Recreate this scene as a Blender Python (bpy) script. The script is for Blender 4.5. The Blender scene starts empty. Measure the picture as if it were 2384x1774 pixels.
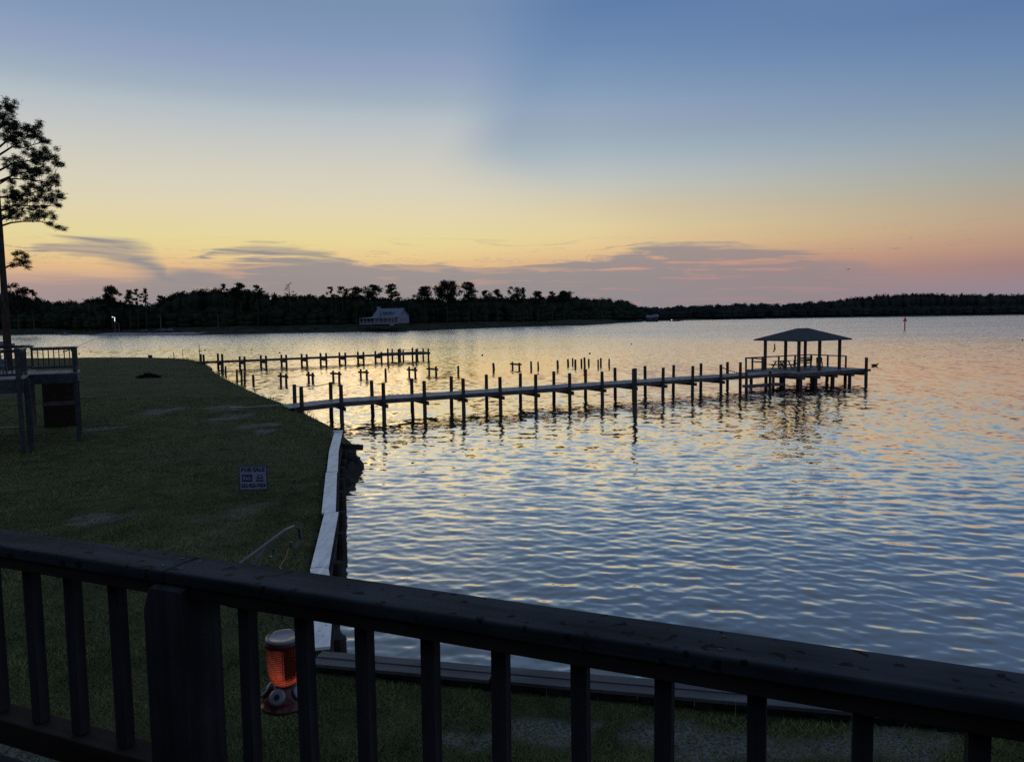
import bpy, bmesh, math, random
import numpy as np
from mathutils import Vector, Matrix

random.seed(7)
rng = np.random.default_rng(7)
R = math.radians
scene = bpy.context.scene
COL = scene.collection

# ------------------------------------------------------------------ camera
PITCH, ROLL, CAMZ, FPX, PW, PH = R(4.77), 0.014, 5.9, 1750.0, 2384, 1774
cam_data = bpy.data.cameras.new('camera')
cam = bpy.data.objects.new('camera', cam_data)
COL.objects.link(cam)
scene.camera = cam
cam_data.sensor_width = 36.0
cam_data.lens = FPX / PW * 36.0
cam_data.clip_start = 0.05
cam_data.clip_end = 20000
_f = Vector((0, math.cos(PITCH), -math.sin(PITCH)))
_r0 = Vector((1, 0, 0))
_u0 = Vector((0, math.sin(PITCH), math.cos(PITCH)))
_r = _r0 * math.cos(ROLL) - _u0 * math.sin(ROLL)
_u = _u0 * math.cos(ROLL) + _r0 * math.sin(ROLL)
cam.matrix_world = Matrix(((_r.x, _u.x, -_f.x, 0), (_r.y, _u.y, -_f.y, 0), (_r.z, _u.z, -_f.z, CAMZ), (0, 0, 0, 1)))


def at(px, py, y):
    """survey helper: the point on the photograph's sight line (px, py) that lies y metres out"""
    d = _f * FPX + _r * (px - PW / 2) - _u * (py - PH / 2)
    d = d / d.y
    return Vector((d.x * y, y, CAMZ + d.z * y))


def azel(px, py):
    d = (_f * FPX + _r * (px - PW / 2) - _u * (py - PH / 2)).normalized()
    return math.degrees(math.atan2(d.x, d.y)), math.degrees(math.asin(d.z))


# ------------------------------------------------------------------ world: dusk sky
def lin(c):
    return tuple(((v / 255) / 12.92 if v / 255 <= 0.04045 else ((v / 255 + 0.055) / 1.055) ** 2.4) for v in c)


world = bpy.data.worlds.new('World')
scene.world = world
world.use_nodes = True
WN, WL = world.node_tree.nodes, world.node_tree.links
WN.clear()


class NG:
    """small helper round a node tree"""
    def __init__(self, nodes, links):
        self.n, self.l = nodes, links

    def put(self, sock, v):
        if hasattr(v, 'is_linked') or isinstance(v, bpy.types.NodeSocket):
            self.l.new(v, sock)
        else:
            sock.default_value = v

    def m(self, op, a, b=None, c=None, clamp=False):
        nd = self.n.new('ShaderNodeMath')
        nd.operation = op
        nd.use_clamp = clamp
        for i, v in enumerate((a, b, c)):
            if v is not None:
                self.put(nd.inputs[i], v)
        return nd.outputs[0]

    def vm(self, op, a, b=None):
        nd = self.n.new('ShaderNodeVectorMath')
        nd.operation = op
        for i, v in enumerate((a, b)):
            if v is not None:
                self.put(nd.inputs[i], v)
        return nd.outputs['Value'] if op in ('LENGTH', 'DOT_PRODUCT') else nd.outputs['Vector']

    def sstep(self, v, a, b, lo=0.0, hi=1.0, kind='SMOOTHSTEP'):
        nd = self.n.new('ShaderNodeMapRange')
        nd.interpolation_type = kind
        for k, x in (('Value', v), ('From Min', a), ('From Max', b), ('To Min', lo), ('To Max', hi)):
            self.put(nd.inputs[k], x)
        return nd.outputs['Result']

    def ramp(self, fac, stops, interp='LINEAR'):
        nd = self.n.new('ShaderNodeValToRGB')
        nd.color_ramp.interpolation = interp
        els = nd.color_ramp.elements
        stops = sorted(stops)
        while len(els) < len(stops):
            els.new(0.5)
        for e, (p, c) in zip(els, stops):
            e.position = p
            e.color = (*c, 1) if len(c) == 3 else c
        self.put(nd.inputs['Fac'], fac)
        return nd.outputs['Color']

    def mix(self, fac, a, b, kind='MIX'):
        nd = self.n.new('ShaderNodeMix')
        nd.data_type = 'RGBA'
        nd.blend_type = kind
        self.put(nd.inputs[0], fac)
        self.put(nd.inputs[6], a)
        self.put(nd.inputs[7], b)
        return nd.outputs[2]

    def xyz(self, x, y, z):
        nd = self.n.new('ShaderNodeCombineXYZ')
        for i, v in enumerate((x, y, z)):
            self.put(nd.inputs[i], v)
        return nd.outputs[0]

    def sep(self, v):
        nd = self.n.new('ShaderNodeSeparateXYZ')
        self.put(nd.inputs[0], v)
        return nd.outputs

    def noise(self, vec, scale, detail=3.0, rough=0.5, dist=0.0, color=False):
        nd = self.n.new('ShaderNodeTexNoise')
        self.put(nd.inputs['Vector'], vec)
        nd.inputs['Scale'].default_value = scale
        nd.inputs['Detail'].default_value = detail
        nd.inputs['Roughness'].default_value = rough
        nd.inputs['Distortion'].default_value = dist
        return nd.outputs['Color' if color else 'Fac']


G = NG(WN, WL)
tc = WN.new('ShaderNodeTexCoord')
sx, sy, sz = G.sep(tc.outputs['Generated'])
el = G.m('MULTIPLY', G.m('ARCSINE', sz), 180 / math.pi)
az = G.m('MULTIPLY', G.m('ARCTAN2', sx, sy), 180 / math.pi)
elf = G.m('DIVIDE', el, 60.0, clamp=True)


def colstops(px, rows):
    out = []
    for y, c in rows:
        e = azel(px, y)[1]
        out.append((max(0.0, e / 60.0), lin(c)))
    return out


HIGH = [(0.50, lin((108, 133, 170))), (0.70, lin((110, 132, 165))), (1.0, lin((112, 132, 162)))]
rampA = G.ramp(elf, colstops(600, [(0, (121, 145, 178)), (75, (129, 152, 185)), (150, (145, 162, 191)), (215, (160, 175, 191)),
        (260, (178, 190, 197)), (300, (190, 195, 197)), (370, (205, 204, 193)), (440, (216, 209, 187)), (500, (224, 212, 174)),
        (560, (228, 213, 154)), (590, (230, 204, 146)), (625, (224, 184, 138)), (660, (194, 160, 144)), (700, (164, 145, 147)), (745, (154, 138, 147))]) + HIGH)
rampB = G.ramp(elf, colstops(1540, [(0, (94, 126, 171)), (90, (108, 138, 177)), (170, (124, 151, 183)), (240, (143, 164, 188)),
        (300, (154, 169, 187)), (345, (165, 180, 190)), (390, (182, 190, 192)), (430, (197, 197, 186)), (480, (212, 199, 167)),
        (530, (225, 204, 157)), (570, (228, 196, 146)), (610, (210, 165, 135)), (660, (174, 143, 141)), (700, (152, 136, 145)), (740, (146, 133, 145))]) + HIGH)
rampC = G.ramp(elf, colstops(2340, [(0, (91, 121, 167)), (120, (106, 134, 172)), (210, (122, 146, 174)), (290, (138, 156, 173)),
        (350, (150, 162, 169)), (410, (163, 165, 160)), (470, (177, 163, 145)), (520, (186, 160, 134)), (570, (184, 147, 127)), (615, (164, 130, 126)),
        (665, (150, 132, 141)), (725, (140, 130, 145))]) + HIGH)
rampD = G.ramp(elf, [(0.0, lin((116, 118, 140))), (0.08, lin((142, 136, 156))), (0.2, lin((132, 142, 170))), (0.35, lin((112, 136, 174)))] + HIGH[1:])
# the edge of a cloud's shadow that fans up through the sky, sharp high up and gone near the horizon
c_el = G.sstep(el, 6.0, 12.5, 9.0, 0.0)
c_up = G.m('MULTIPLY_ADD', G.m('SUBTRACT', el, 14.0), 0.42, -2.0)
centre = G.m('ADD', c_up, c_el)
half = G.m('ADD', G.sstep(el, 5.0, 14.0, 11.0, 2.9), G.sstep(el, 13.0, 26.0, 0.0, 4.0))
fAB = G.sstep(az, G.m('SUBTRACT', centre, half), G.m('ADD', centre, half))
sky = G.mix(fAB, rampA, rampB)
sky = G.mix(G.sstep(az, 6.0, 34.0, kind='LINEAR'), sky, rampC)
aaz = G.m('ABSOLUTE', G.m('ADD', az, 10.0))
sky = G.mix(G.sstep(aaz, 50.0, 150.0), sky, rampD)


# cloud bank and wisps low over the sunset
def curve_az(pts, scale=10.0):
    st = []
    for px, py in pts:
        a, e = azel(px, py)
        st.append((min(1, max(0, (a + 45) / 90)), (max(0.0, e / scale),) * 3))
    return G.m('MULTIPLY', G.ramp(azf, st, 'EASE' if False else 'LINEAR'), scale)


def width_az(pts, scale=10.0):
    st = [(min(1, max(0, (azel(px, 700)[0] + 45) / 90)), (w / 30.5 / scale,) * 3) for px, w in pts]
    return G.m('MULTIPLY', G.ramp(azf, st), scale)


azf = G.m('DIVIDE', G.m('ADD', az, 45.0), 90.0, clamp=True)
cv = G.xyz(G.m('MULTIPLY', az, 0.16), G.m('MULTIPLY', el, 1.0), 0.0)
warp = G.m('SUBTRACT', G.noise(cv, 0.8, 3, 0.55), 0.5)
cv2 = G.xyz(G.m('MULTIPLY', az, 0.10), G.m('ADD', G.m('MULTIPLY', el, 1.3), G.m('MULTIPLY', az, 0.025)), 3.0)
streak = G.m('SUBTRACT', G.noise(cv2, 1.5, 5, 0.62, 0.6), 0.5)
el2 = G.m('ADD', G.m('ADD', el, G.m('MULTIPLY', warp, 0.9)), G.m('MULTIPLY', streak, 1.9))
top = curve_az([(-300, 650), (0, 648), (160, 646), (290, 648), (360, 640), (385, 632), (450, 622), (540, 610), (600, 603), (800, 604), (865, 616),
                (1030, 617), (1190, 624), (1280, 618), (1400, 604), (1500, 580), (1575, 570), (1700, 568), (1760, 580), (1890, 596), (2000, 606),
                (2060, 628), (2160, 650), (2384, 690), (2600, 720)])
soft = G.ramp(azf, [((azel(x, 640)[0] + 45) / 90, (v,) * 3) for x, v in ((0, 0.9), (380, 0.6), (600, 0.25), (1200, 0.22), (1500, 0.35), (2000, 0.6), (2300, 1.0))])
bank = G.sstep(G.m('SUBTRACT', top, el2), G.m('MULTIPLY', soft, -0.6), G.m('MULTIPLY', soft, 0.8))
bank = G.m('MULTIPLY', bank, G.ramp(azf, [((azel(x, 640)[0] + 45) / 90, (v,) * 3) for x, v in ((-200, 0.55), (0, 0.6), (300, 0.75), (450, 0.95), (1500, 0.92), (1900, 0.85), (2050, 0.5), (2250, 0.2), (2500, 0.1))]))
# holes where the warm sky shows between the streaks
streak2 = G.noise(cv2, 1.35, 5, 0.62, 0.5)
hole = G.sstep(streak2, 0.53, 0.66)
hole = G.m('MULTIPLY', hole, G.ramp(azf, [((azel(x, 640)[0] + 45) / 90, (v,) * 3) for x, v in ((0, 0.3), (300, 0.5), (700, 0.25), (1250, 0.35), (1400, 0.85), (1900, 0.9), (2100, 0.6))]))
bank = G.m('MULTIPLY', bank, G.m('SUBTRACT', 1.0, hole))


def wisp(cpts, wpts, gain):
    ctr = curve_az(cpts)
    w = width_az(wpts)
    d = G.m('ABSOLUTE', G.m('SUBTRACT', G.m('ADD', el, G.m('ADD', G.m('MULTIPLY', warp, 0.8), G.m('MULTIPLY', streak, 2.0))), ctr))
    fib = G.sstep(streak2, 0.30, 0.62, 1.0, 0.6)
    return G.m('MULTIPLY', G.m('MULTIPLY', G.sstep(d, 0.0, G.m('MULTIPLY_ADD', w, 1.25, 0.02), 1.0, 0.0), gain), fib)


w1 = wisp([(20, 563), (120, 570), (215, 580), (300, 596), (350, 620), (390, 655)], [(30, 0), (90, 7), (215, 21), (300, 33), (350, 40), (385, 38), (425, 0)], 1.15)
w2 = wisp([(440, 600), (515, 590), (600, 583), (680, 586), (760, 596), (830, 606)], [(430, 0), (500, 5), (600, 13), (700, 15), (790, 12), (850, 0)], 1.1)
w3 = wisp([(1380, 585), (1500, 574), (1650, 563), (1760, 569)], [(1380, 0), (1500, 5), (1600, 4), (1740, 3), (1780, 0)], 0.7)
w4 = wisp([(1300, 607), (1500, 611), (1700, 602), (1900, 612), (2020, 622)], [(1280, 0), (1450, 8), (1700, 11), (1900, 13), (2040, 0)], 0.7)
w5 = wisp([(900, 566), (1080, 562), (1200, 570), (1380, 558)], [(880, 0), (1000, 3), (1200, 4), (1380, 2), (1400, 0)], 0.3)
cl = bank
for w_ in (w1, w2, w3, w4, w5):
    cl = G.m('MAXIMUM', cl, w_)
cl = G.m('MULTIPLY', cl, G.sstep(el, 12.0, 9.0, 0.0, 1.0))
cl = G.m('MULTIPLY', cl, G.sstep(aaz, 60.0, 45.0, 0.0, 1.0))
ccol = G.ramp(azf, [((azel(x, 640)[0] + 45) / 90, lin(c)) for x, c in ((0, (158, 142, 144)), (350, (140, 139, 143)), (700, (136, 137, 142)), (1100, (139, 140, 144)), (1500, (144, 138, 142)), (2000, (147, 134, 137)))])
ccol = G.mix(G.m('MULTIPLY', hole, 0.8), ccol, lin((190, 140, 132)) + (1,))
sky = G.mix(G.m('MULTIPLY', G.m('MINIMUM', cl, 1.0), 0.95), sky, ccol)
nish = WN.new('ShaderNodeTexSky')
nish.sky_type = 'NISHITA'
nish.sun_disc = False
nish.sun_elevation = R(1.0)
nish.sun_rotation = R(-12.0)
sky = G.mix(1.0, sky, G.vm('SCALE', nish.outputs[0]), 'ADD')
for nd in WN:
    if nd.type == 'VECT_MATH' and nd.operation == 'SCALE':
        nd.inputs['Scale'].default_value = 0.002
bg = WN.new('ShaderNodeBackground')
WL.new(sky, bg.inputs['Color'])
bg.inputs['Strength'].default_value = 1.0
wo = WN.new('ShaderNodeOutputWorld')
WL.new(bg.outputs[0], wo.inputs['Surface'])

# the sun has just gone below the trees: only a very weak warm glow is left of it
sun_d = bpy.data.lights.new('sun', 'SUN')
sun_d.energy = 0.02
sun_d.angle = R(12)
sun_d.color = (1.0, 0.72, 0.45)
sun = bpy.data.objects.new('sun', sun_d)
COL.objects.link(sun)
sun.rotation_euler = (R(89), 0, R(180 + 12))

scene.view_settings.view_transform = 'Standard'
scene.view_settings.look = 'None'
scene.view_settings.exposure = 0
scene.view_settings.gamma = 1
scene.view_settings.use_curve_mapping = False
scene.cycles.max_bounces = 8
scene.cycles.transparent_max_bounces = 8
scene.cycles.use_denoising = False


# ------------------------------------------------------------------ mesh helpers
class MB:
    def __init__(self):
        self.v, self.f = [], []

    def add(self, vs, fs):
        o = len(self.v)
        self.v += [tuple(p) for p in vs]
        self.f += [tuple(i + o for i in q) for q in fs]

    def box(self, x0, x1, y0, y1, z0, z1):
        self.add([(x0, y0, z0), (x1, y0, z0), (x1, y1, z0), (x0, y1, z0), (x0, y0, z1), (x1, y0, z1), (x1, y1, z1), (x0, y1, z1)],
                 [(0, 3, 2, 1), (4, 5, 6, 7), (0, 1, 5, 4), (1, 2, 6, 5), (2, 3, 7, 6), (3, 0, 4, 7)])
        return self

    def beam(self, p0, p1, w, h, up=(0, 0, 1)):
        p0, p1 = Vector(p0), Vector(p1)
        d = (p1 - p0).normalized()
        u_ = Vector(up)
        s = d.cross(u_)
        if s.length < 1e-4:
            s = d.cross(Vector((1, 0, 0)))
        s.normalize()
        u_ = s.cross(d)
        vs = []
        for p in (p0, p1):
            for a, b in ((-1, -1), (1, -1), (1, 1), (-1, 1)):
                vs.append(p + s * (a * w / 2) + u_ * (b * h / 2))
        self.add(vs, [(0, 3, 2, 1), (4, 5, 6, 7), (0, 1, 5, 4), (1, 2, 6, 5), (2, 3, 7, 6), (3, 0, 4, 7)])
        return self

    def tube(self, pts, radii, n=8, cap=True):
        pts = [Vector(p) for p in pts]
        if not hasattr(radii, '__len__'):
            radii = [radii] * len(pts)
        o = len(self.v)
        ref = None
        for i, p in enumerate(pts):
            d = (pts[min(i + 1, len(pts) - 1)] - pts[max(i - 1, 0)]).normalized()
            if ref is None:
                ref = Vector((0, 0, 1)) if abs(d.z) < 0.9 else Vector((1, 0, 0))
            s = d.cross(ref).normalized()
            t = s.cross(d)
            for k in range(n):
                a = 2 * math.pi * k / n
                self.v.append(tuple(p + (s * math.cos(a) + t * math.sin(a)) * radii[i]))
        for i in range(len(pts) - 1):
            for k in range(n):
                a, b = o + i * n + k, o + i * n + (k + 1) % n
                self.f.append((a, b, b + n, a + n))
        if cap:
            self.f.append(tuple(o + k for k in range(n))[::-1])
            self.f.append(tuple(o + (len(pts) - 1) * n + k for k in range(n)))
        return self

    def lathe(self, prof, n=20, c=(0, 0, 0)):
        o = len(self.v)
        for r_, z_ in prof:
            for k in range(n):
                a = 2 * math.pi * k / n
                self.v.append((c[0] + r_ * math.cos(a), c[1] + r_ * math.sin(a), c[2] + z_))
        for i in range(len(prof) - 1):
            for k in range(n):
                a, b = o + i * n + k, o + i * n + (k + 1) % n
                self.f.append((a, b, b + n, a + n))
        self.f.append(tuple(o + k for k in range(n))[::-1])
        self.f.append(tuple(o + (len(prof) - 1) * n + k for k in range(n)))
        return self

    def build(self, name, mat, parent=None, bevel=0.0, smooth=False):
        me = bpy.data.meshes.new(name)
        me.from_pydata(self.v, [], self.f)
        if bevel:
            bm = bmesh.new()
            bm.from_mesh(me)
            bmesh.ops.bevel(bm, geom=bm.edges[:], offset=bevel, segments=2, affect='EDGES', profile=0.5)
            bm.to_mesh(me)
            bm.free()
        if smooth:
            me.polygons.foreach_set('use_smooth', [True] * len(me.polygons))
        me.materials.append(mat)
        me.update()
        o = bpy.data.objects.new(name, me)
        COL.objects.link(o)
        if parent:
            o.parent = parent
        return o


def npmesh(name, verts, faces, mat, parent=None, smooth=False):
    """verts (n,3), faces (m,3 or 4) as arrays"""
    me = bpy.data.meshes.new(name)
    k = faces.shape[1]
    me.vertices.add(len(verts))
    me.vertices.foreach_set('co', np.ascontiguousarray(verts, dtype=np.float32).ravel())
    me.loops.add(faces.size)
    me.loops.foreach_set('vertex_index', np.ascontiguousarray(faces, dtype=np.int32).ravel())
    me.polygons.add(len(faces))
    me.polygons.foreach_set('loop_start', np.arange(0, faces.size, k, dtype=np.int32))
    me.polygons.foreach_set('loop_total', np.full(len(faces), k, dtype=np.int32))
    if smooth:
        me.polygons.foreach_set('use_smooth', np.ones(len(faces), dtype=bool))
    me.materials.append(mat)
    me.update(calc_edges=True)
    o = bpy.data.objects.new(name, me)
    COL.objects.link(o)
    if parent:
        o.parent = parent
    return o


def empty(name, loc, rz=0.0):
    o = bpy.data.objects.new(name, None)
    COL.objects.link(o)
    o.location = loc
    o.rotation_euler = (0, 0, rz)
    o.empty_display_size = 0.2
    return o


def tag(o, label=None, cat=None, group=None, kind=None):
    if label:
        o['label'] = label
    if cat:
        o['category'] = cat
    if group:
        o['group'] = group
    if kind:
        o['kind'] = kind
    return o


def link_copy(o, parent, loc=None):
    c = o.copy()
    COL.objects.link(c)
    c.parent = parent
    if loc is not None:
        c.location = loc
    return c


def copy_tree(o, parent=None):
    c = o.copy()
    COL.objects.link(c)
    c.parent = parent
    for ch in list(o.children):
        copy_tree(ch, c)
    return c


ORD = ['first', 'second', 'third', 'fourth', 'fifth', 'sixth', 'seventh', 'eighth', 'ninth', 'tenth', 'eleventh', 'twelfth', 'thirteenth', 'fourteenth', 'fifteenth', 'sixteenth']


# ------------------------------------------------------------------ materials
def pmat(name, col, rough=0.8, spec=0.3, metal=0.0):
    m = bpy.data.materials.new(name)
    m.use_nodes = True
    b = m.node_tree.nodes['Principled BSDF']
    b.inputs['Base Color'].default_value = (*col, 1)
    b.inputs['Roughness'].default_value = rough
    b.inputs['Specular IOR Level'].default_value = spec
    b.inputs['Metallic'].default_value = metal
    return m, NG(m.node_tree.nodes, m.node_tree.links), b


def bump(g, b, height, strength, dist):
    nd = g.n.new('ShaderNodeBump')
    nd.inputs['Strength'].default_value = strength
    nd.inputs['Distance'].default_value = dist
    g.put(nd.inputs['Height'], height)
    g.l.new(nd.outputs[0], b.inputs['Normal'])


def varied(name, c0, c1, scale=4.0, rough=0.85, spec=0.25, stretch=(1, 1, 1), bstr=0.3, bdist=0.01, specks=None):
    m, g, b = pmat(name, c0, rough, spec)
    t = g.n.new('ShaderNodeTexCoord').outputs['Object']
    v = g.vm('MULTIPLY', t, stretch)
    n1 = g.noise(v, scale, 5, 0.6, 0.3)
    n2 = g.noise(t, scale * 0.35, 3, 0.5)
    f = g.sstep(g.m('ADD', g.m('MULTIPLY', n1, 0.7), g.m('MULTIPLY', n2, 0.3)), 0.36, 0.66)
    c = g.mix(f, (*c0, 1), (*c1, 1))
    if specks:
        s = g.sstep(g.noise(t, specks[0], 2, 0.5), specks[1], specks[1] + 0.04)
        c = g.mix(g.m('MULTIPLY', s, 0.85), c, (*specks[2], 1))
    g.l.new(c, b.inputs['Base Color'])
    if bstr:
        bump(g, b, n1, bstr, bdist)
    return m


M = {}
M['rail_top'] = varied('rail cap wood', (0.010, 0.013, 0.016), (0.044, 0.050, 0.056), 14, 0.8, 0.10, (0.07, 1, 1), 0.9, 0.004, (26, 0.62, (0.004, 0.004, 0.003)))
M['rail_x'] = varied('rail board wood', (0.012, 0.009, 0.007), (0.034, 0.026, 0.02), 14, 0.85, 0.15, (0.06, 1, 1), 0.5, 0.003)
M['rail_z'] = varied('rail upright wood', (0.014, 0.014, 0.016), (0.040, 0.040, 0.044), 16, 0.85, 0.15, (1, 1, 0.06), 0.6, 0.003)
M['pier_deck'] = varied('pier plank wood', (0.15, 0.15, 0.155), (0.27, 0.265, 0.265), 3, 0.55, 0.4)
M['pier_beam'] = varied('pier beam wood', (0.06, 0.055, 0.05), (0.11, 0.10, 0.09), 4, 0.9, 0.1)
M['pile'] = varied('wet pile wood', (0.035, 0.03, 0.026), (0.075, 0.066, 0.058), 5, 0.85, 0.12, (1, 1, 0.15))
M['cap_board'] = varied('bleached cap board', (0.58, 0.56, 0.54), (0.84, 0.81, 0.77), 7, 0.5, 0.4, (1, 0.12, 1), 0.5, 0.006, (13, 0.665, (0.10, 0.095, 0.09)))
M['cap_dark'] = varied('grey cap board', (0.035, 0.037, 0.04), (0.08, 0.08, 0.085), 5, 0.6, 0.3, (0.06, 1, 1), 0.5, 0.004)
M['sheet'] = varied('sheet pile wood', (0.03, 0.027, 0.024), (0.055, 0.05, 0.045), 4, 0.9, 0.1)
M['shingle'] = varied('roof shingle', (0.035, 0.038, 0.042), (0.06, 0.063, 0.07), 6, 0.75, 0.2)
M['deck_blue'] = varied('deck framing', (0.026, 0.027, 0.031), (0.05, 0.052, 0.058), 5, 0.8, 0.2)
M['deck_floor'] = varied('deck floor boards', (0.14, 0.135, 0.13), (0.24, 0.23, 0.225), 5, 0.6, 0.3)
M['shed'] = varied('brown shed board', (0.022, 0.015, 0.011), (0.035, 0.024, 0.018), 6, 0.9, 0.1)
M['pale_post'] = varied('pale post paint', (0.10, 0.105, 0.09), (0.15, 0.15, 0.13), 6, 0.8, 0.2)
M['bark'] = varied('pine bark', (0.03, 0.022, 0.018), (0.07, 0.055, 0.045), 6, 0.95, 0.05, (1, 1, 0.3), 0.8, 0.03)
M['needle'] = varied('pine needle', (0.022, 0.032, 0.016), (0.05, 0.062, 0.028), 0.6, 0.8, 0.15, bstr=0)
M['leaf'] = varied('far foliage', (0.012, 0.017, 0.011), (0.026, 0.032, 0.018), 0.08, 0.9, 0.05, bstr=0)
M['leaf_haze'] = varied('haze tinted foliage', (0.018, 0.022, 0.021), (0.034, 0.040, 0.035), 0.04, 0.9, 0.05, bstr=0)  # paler and bluer than the nearer leaves: haze put into the colour
M['white'] = varied('grey white paint', (0.12, 0.145, 0.185), (0.18, 0.205, 0.245), 1.5, 0.6, 0.3, bstr=0)
M['white_roof'] = varied('pale metal roof', (0.075, 0.105, 0.145), (0.11, 0.145, 0.19), 0.8, 0.5, 0.4, bstr=0)
M['dark'] = varied('dark metal', (0.015, 0.015, 0.017), (0.03, 0.03, 0.032), 8, 0.5, 0.4, bstr=0)
M['window'] = pmat('window glass', (0.02, 0.025, 0.035), 0.1, 0.5)[0]
M['car_paint'] = pmat('dark car paint', (0.03, 0.035, 0.05), 0.3, 0.5)[0]
M['tyre'] = pmat('tyre rubber', (0.015, 0.015, 0.015), 0.9, 0.1)[0]
M['rope'] = varied('rope fibre', (0.12, 0.10, 0.08), (0.2, 0.17, 0.13), 40, 0.9, 0.1, bstr=0)
M['buoy'] = pmat('buoy foam', (0.05, 0.045, 0.045), 0.7, 0.2)[0]
M['bird'] = varied('bird feathers', (0.03, 0.028, 0.025), (0.07, 0.065, 0.06), 20, 0.8, 0.1, bstr=0)
M['red_board'] = pmat('red marker board', (0.80, 0.07, 0.045), 0.5, 0.3)[0]
M['sign_white'] = varied('sign face', (0.16, 0.18, 0.22), (0.22, 0.24, 0.28), 6, 0.5, 0.3, bstr=0)
M['sign_blue'] = pmat('sign print', (0.02, 0.022, 0.07), 0.6, 0.2)[0]
M['white_cord'] = pmat('pale cord', (0.4, 0.38, 0.34), 0.8, 0.2)[0]
M['siding'] = varied('house siding', (0.08, 0.06, 0.05), (0.12, 0.095, 0.075), 3, 0.85, 0.2)
M['concrete'] = varied('landing sand', (0.20, 0.19, 0.17), (0.30, 0.285, 0.26), 0.3, 0.95, 0.1)
M['wire'] = pmat('dark iron wire', (0.03, 0.028, 0.026), 0.45, 0.5, 0.6)[0]
M['copper'] = pmat('brass hook', (0.42, 0.26, 0.12), 0.35, 0.5, 0.9)[0]
M['iron'] = varied('wrought iron', (0.05, 0.05, 0.05), (0.10, 0.098, 0.095), 30, 0.45, 0.5, bstr=0.2, bdist=0.001)
lm, lg, lb = pmat('lit lamp lens', (0.8, 0.85, 0.9), 0.4)
lb.inputs['Emission Color'].default_value = (0.8, 0.92, 1.0, 1)
lb.inputs['Emission Strength'].default_value = 1.1
M['lamp'] = lm

# ------------------------------------------------------------------ shoreline (metres, camera at x=0, y=0)
SHORE = np.array([(-260, 116), (-150, 116), (-66, 114), (-55, 112.6), (-46.7, 108.2), (-43.5, 103.5), (-40, 97.2), (-36, 88.5), (-30.8, 77.7), (-27.6, 71.5), (-24.7, 66), (-22.5, 61.8), (-20.7, 58.5),
                  (-18.2, 54), (-15.9, 50.1), (-13.6, 46.1), (-11.4, 41.7), (-9.5, 38.0), (-8.0, 34.4), (-7.45, 31.75),
                  (-6.6, 27.4), (-5.70, 23.5), (-5.05, 20.6), (-4.55, 18.44), (-4.15, 16.2), (-3.74, 14.24), (-3.3, 12.4), (-2.8, 10.42),
                  (-0.3, 9.83), (2.95, 9.16), (9, 7.9), (30, 3.6), (60, -3)], float)
NBANK = 19          # vertices up to here bound a grassy bank, the rest a bulkhead


def shore_sd(P):
    """signed distance to the shoreline: positive over water; and whether the nearest stretch is bulkhead"""
    P = np.asarray(P, float)
    best = np.full(len(P), 1e9)
    side = np.zeros(len(P))
    hard = np.zeros(len(P), bool)
    for i in range(len(SHORE) - 1):
        a, b = SHORE[i], SHORE[i + 1]
        d = b - a
        L = np.hypot(*d)
        t_ = np.clip(((P - a) @ d) / L ** 2, 0, 1)
        q = a + t_[:, None] * d
        dist = np.hypot(P[:, 0] - q[:, 0], P[:, 1] - q[:, 1])
        cr = d[0] * (P[:, 1] - a[1]) - d[1] * (P[:, 0] - a[0])
        mk = dist < best - 1e-9
        best[mk] = dist[mk]
        side[mk] = np.sign(cr[mk])
        hard[mk] = i >= NBANK
    return best * side, hard


def vnoise(x, y, s, seed):
    """cheap smooth value noise"""
    r = np.random.default_rng(seed)
    T = r.random((64, 64))
    X, Y = x * s, y * s
    i, j = np.floor(X).astype(int), np.floor(Y).astype(int)
    u, v = X - i, Y - j
    u, v = u * u * (3 - 2 * u), v * v * (3 - 2 * v)
    g = lambda a, b: T[a % 64, b % 64]
    return (g(i, j) * (1 - u) * (1 - v) + g(i + 1, j) * u * (1 - v) + g(i, j + 1) * (1 - u) * v + g(i + 1, j + 1) * u * v)


def lawn_h(x, y):
    sd, hard = shore_sd(np.column_stack([x, y]))
    z = np.full(len(x), 1.0)
    soft_ = np.interp(sd, [-6, -2.5, -0.6, 0.2, 0.9, 3.0, 20], [1.0, 0.98, 0.78, 0.55, -0.15, -1.0, -2.0])
    hardz = np.interp(sd, [-0.5, -0.12, -0.02, 2, 20], [1.0, 0.98, -0.6, -1.2, -2.0])
    z = np.where(hard, hardz, soft_)
    z = z + np.where(sd < -0.3, (vnoise(x, y, 0.35, 3) - 0.5) * 0.09 + (vnoise(x, y, 1.4, 4) - 0.5) * 0.045, 0)
    return z, sd, hard


BARE = [(533, 947, 46, 7), (536, 971, 42, 9), (371, 958, 40, 9), (577, 994, 26, 6), (628, 990, 20, 4), (612, 1006, 18, 5), (215, 1215, 60, 14), (240, 1001, 46, 8), (560, 1200, 60, 60),
        (1300, 1745, 130, 34), (1520, 1760, 160, 40), (1100, 1768, 90, 20), (1700, 1770, 180, 40), (2060, 1770, 200, 36), (0, 1790, 150, 70), (90, 1800, 130, 60)]
BARE_W = []
for px, py, rx, ry in BARE:
    d0 = 4.9 * FPX / (py - (757.7 - 0.014 * px))
    c = at(px, py, d0)
    dy = ry * d0 * d0 / (4.9 * FPX)
    BARE_W.append((c.x, c.y, rx * d0 / FPX, dy))


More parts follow.
